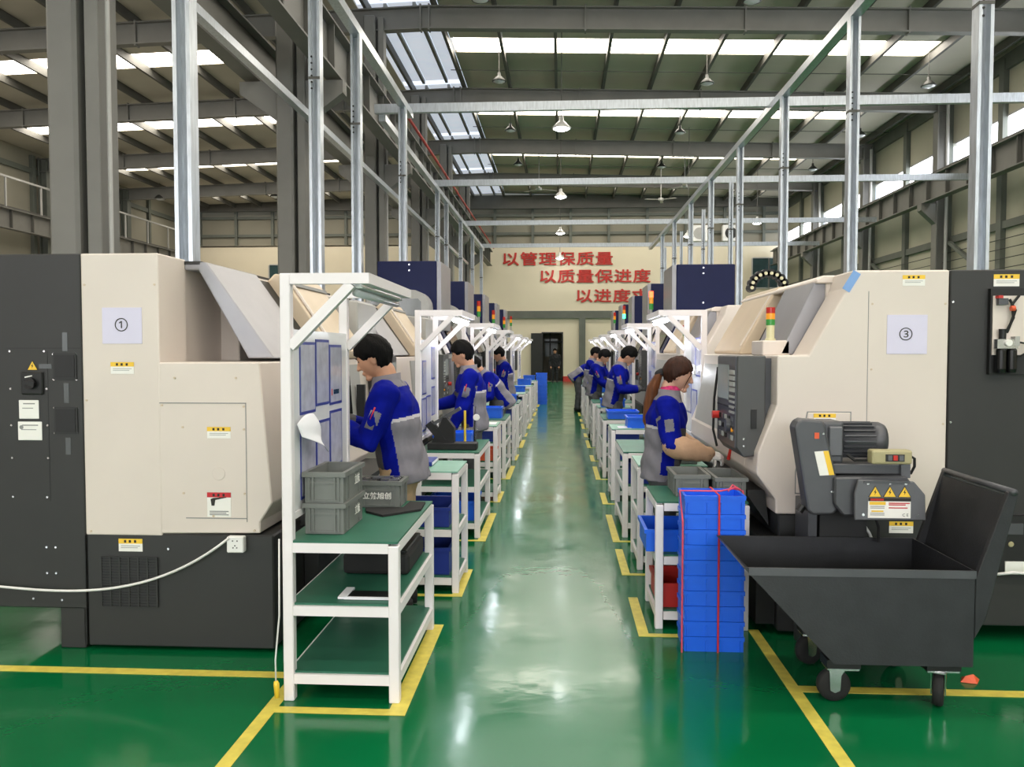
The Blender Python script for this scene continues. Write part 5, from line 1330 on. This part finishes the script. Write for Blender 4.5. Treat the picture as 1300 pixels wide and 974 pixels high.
    if gloves:
        for sd in (1, -1):
            S, E_, W = ARM[sd]; q = MB(); hand(q, W, W - E_, hn[sd], -sd, .003, curl)
            limb(q, [W - (W - E_).normalized()*.03, W + (W - E_).normalized()*.012], [.033, .032], 12)
            finish(mesh_of(q), 'glove', [gloves], r)
    if guards:
        for sd in (1, -1):
            S, E_, W = ARM[sd]; q = MB(); L = (W - E_)
            limb(q, [E_ + L*.02, E_ + L*.25, E_ + L*.6, E_ + L*.97], [.078, .086, .076, .058], 16)
            g = mesh_of(q)
            puff(g, lambda c: .004*math.sin(c.x*80 + c.z*40))
            finish(g, 'sleeve_guard', ['cloth_tan'], r)
    return r

# heading: pi faces the left row (-x), 0 faces the right row (+x)
person('man in blue and grey work jacket and khaki trousers, bending to the front left lathe', (-1.00, 4.98, 0), PI + .05, .985, 10, 16, 0, handL=(.36, .12, 1.18), handR=(.34, -.14, 1.18), vox=.0065, trousers='cloth_khaki', slim=1.16)
person('short haired man standing at the second left bench in blue and grey jacket', (-.90, 8.29, 0), PI + .12, .985, 5, 14, 0, handL=(.22, .20, .80), handR=(.40, -.12, 1.05), vox=.009)
person('worker bending forward with grey back toward the aisle in the left row', (-.90, 11.58, 0), PI + .35, .97, 38, 10, 0, handL=(.42, .15, .92), handR=(.42, -.15, .92), vox=.012)
person('worker in blue jacket standing far along the left row', (-1.0, 14.88, 0), PI + .2, .98, 8, 20, 0, handL=(.34, .12, 1.0), handR=(.34, -.12, 1.0), vox=.012)
person('woman with long brown ponytail and white gloves reaching to the control panel', (.70, 5.60, 0), -.12, .905, 5, 12, 0, handL=(.30, .16, .98), handR=(.31, -.22, 1.03), vox=.0065, skin='skin_light', hair='hair_brown', ponytail=True, gloves='glove_white', guards=True, scarf=True, slim=1.1, curl=.75, poleL=(-.3, .5, -.8), poleR=(-.35, -.35, -.8), trousers='cloth_darkgrey', pens=False)
person('man with bowed head and dark gloves, nearest worker behind the ponytailed woman', (.78, 11.77, 0), -.15, .985, 12, 28, 0, handL=(.34, .12, 1.08), handR=(.34, -.14, 1.08), vox=.009, gloves='cloth_black')
person('man in blue jacket looking down, third along the right row', (.64, 15.1, 0), -.35, .96, 10, 26, 0, handL=(.40, .12, .95), handR=(.38, -.14, .95), vox=.011)
person('worker mostly hidden behind the third right worker', (.66, 18.45, 0), -.2, .98, 6, 18, 0, handL=(.4, .12, 1.0), handR=(.4, -.12, 1.0), vox=.012)
person('worker bent over with grey back, farthest along the right row', (.46, 21.8, 0), .1, .98, 55, -5, 0, handL=(.55, .15, .85), handR=(.55, -.15, .85), vox=.012)
person('person in black clothes walking in the far doorway', (-.30, 41.9, 0), -PI/2, 1.0, 2, 5, 0, vox=.014, trousers='cloth_black', all_black=True)
# red handled tool in the woman's gloved hand
solo(MB().tube([(1.085, 5.36, .90), (1.10, 5.33, .985)], [.012, .014], 8), 'red_handle', 'red_plastic', (1.085, 5.36, .90), 'red handle held by the white glove at the panel', 'handle')

bpy.data.scenes.remove(TMP)
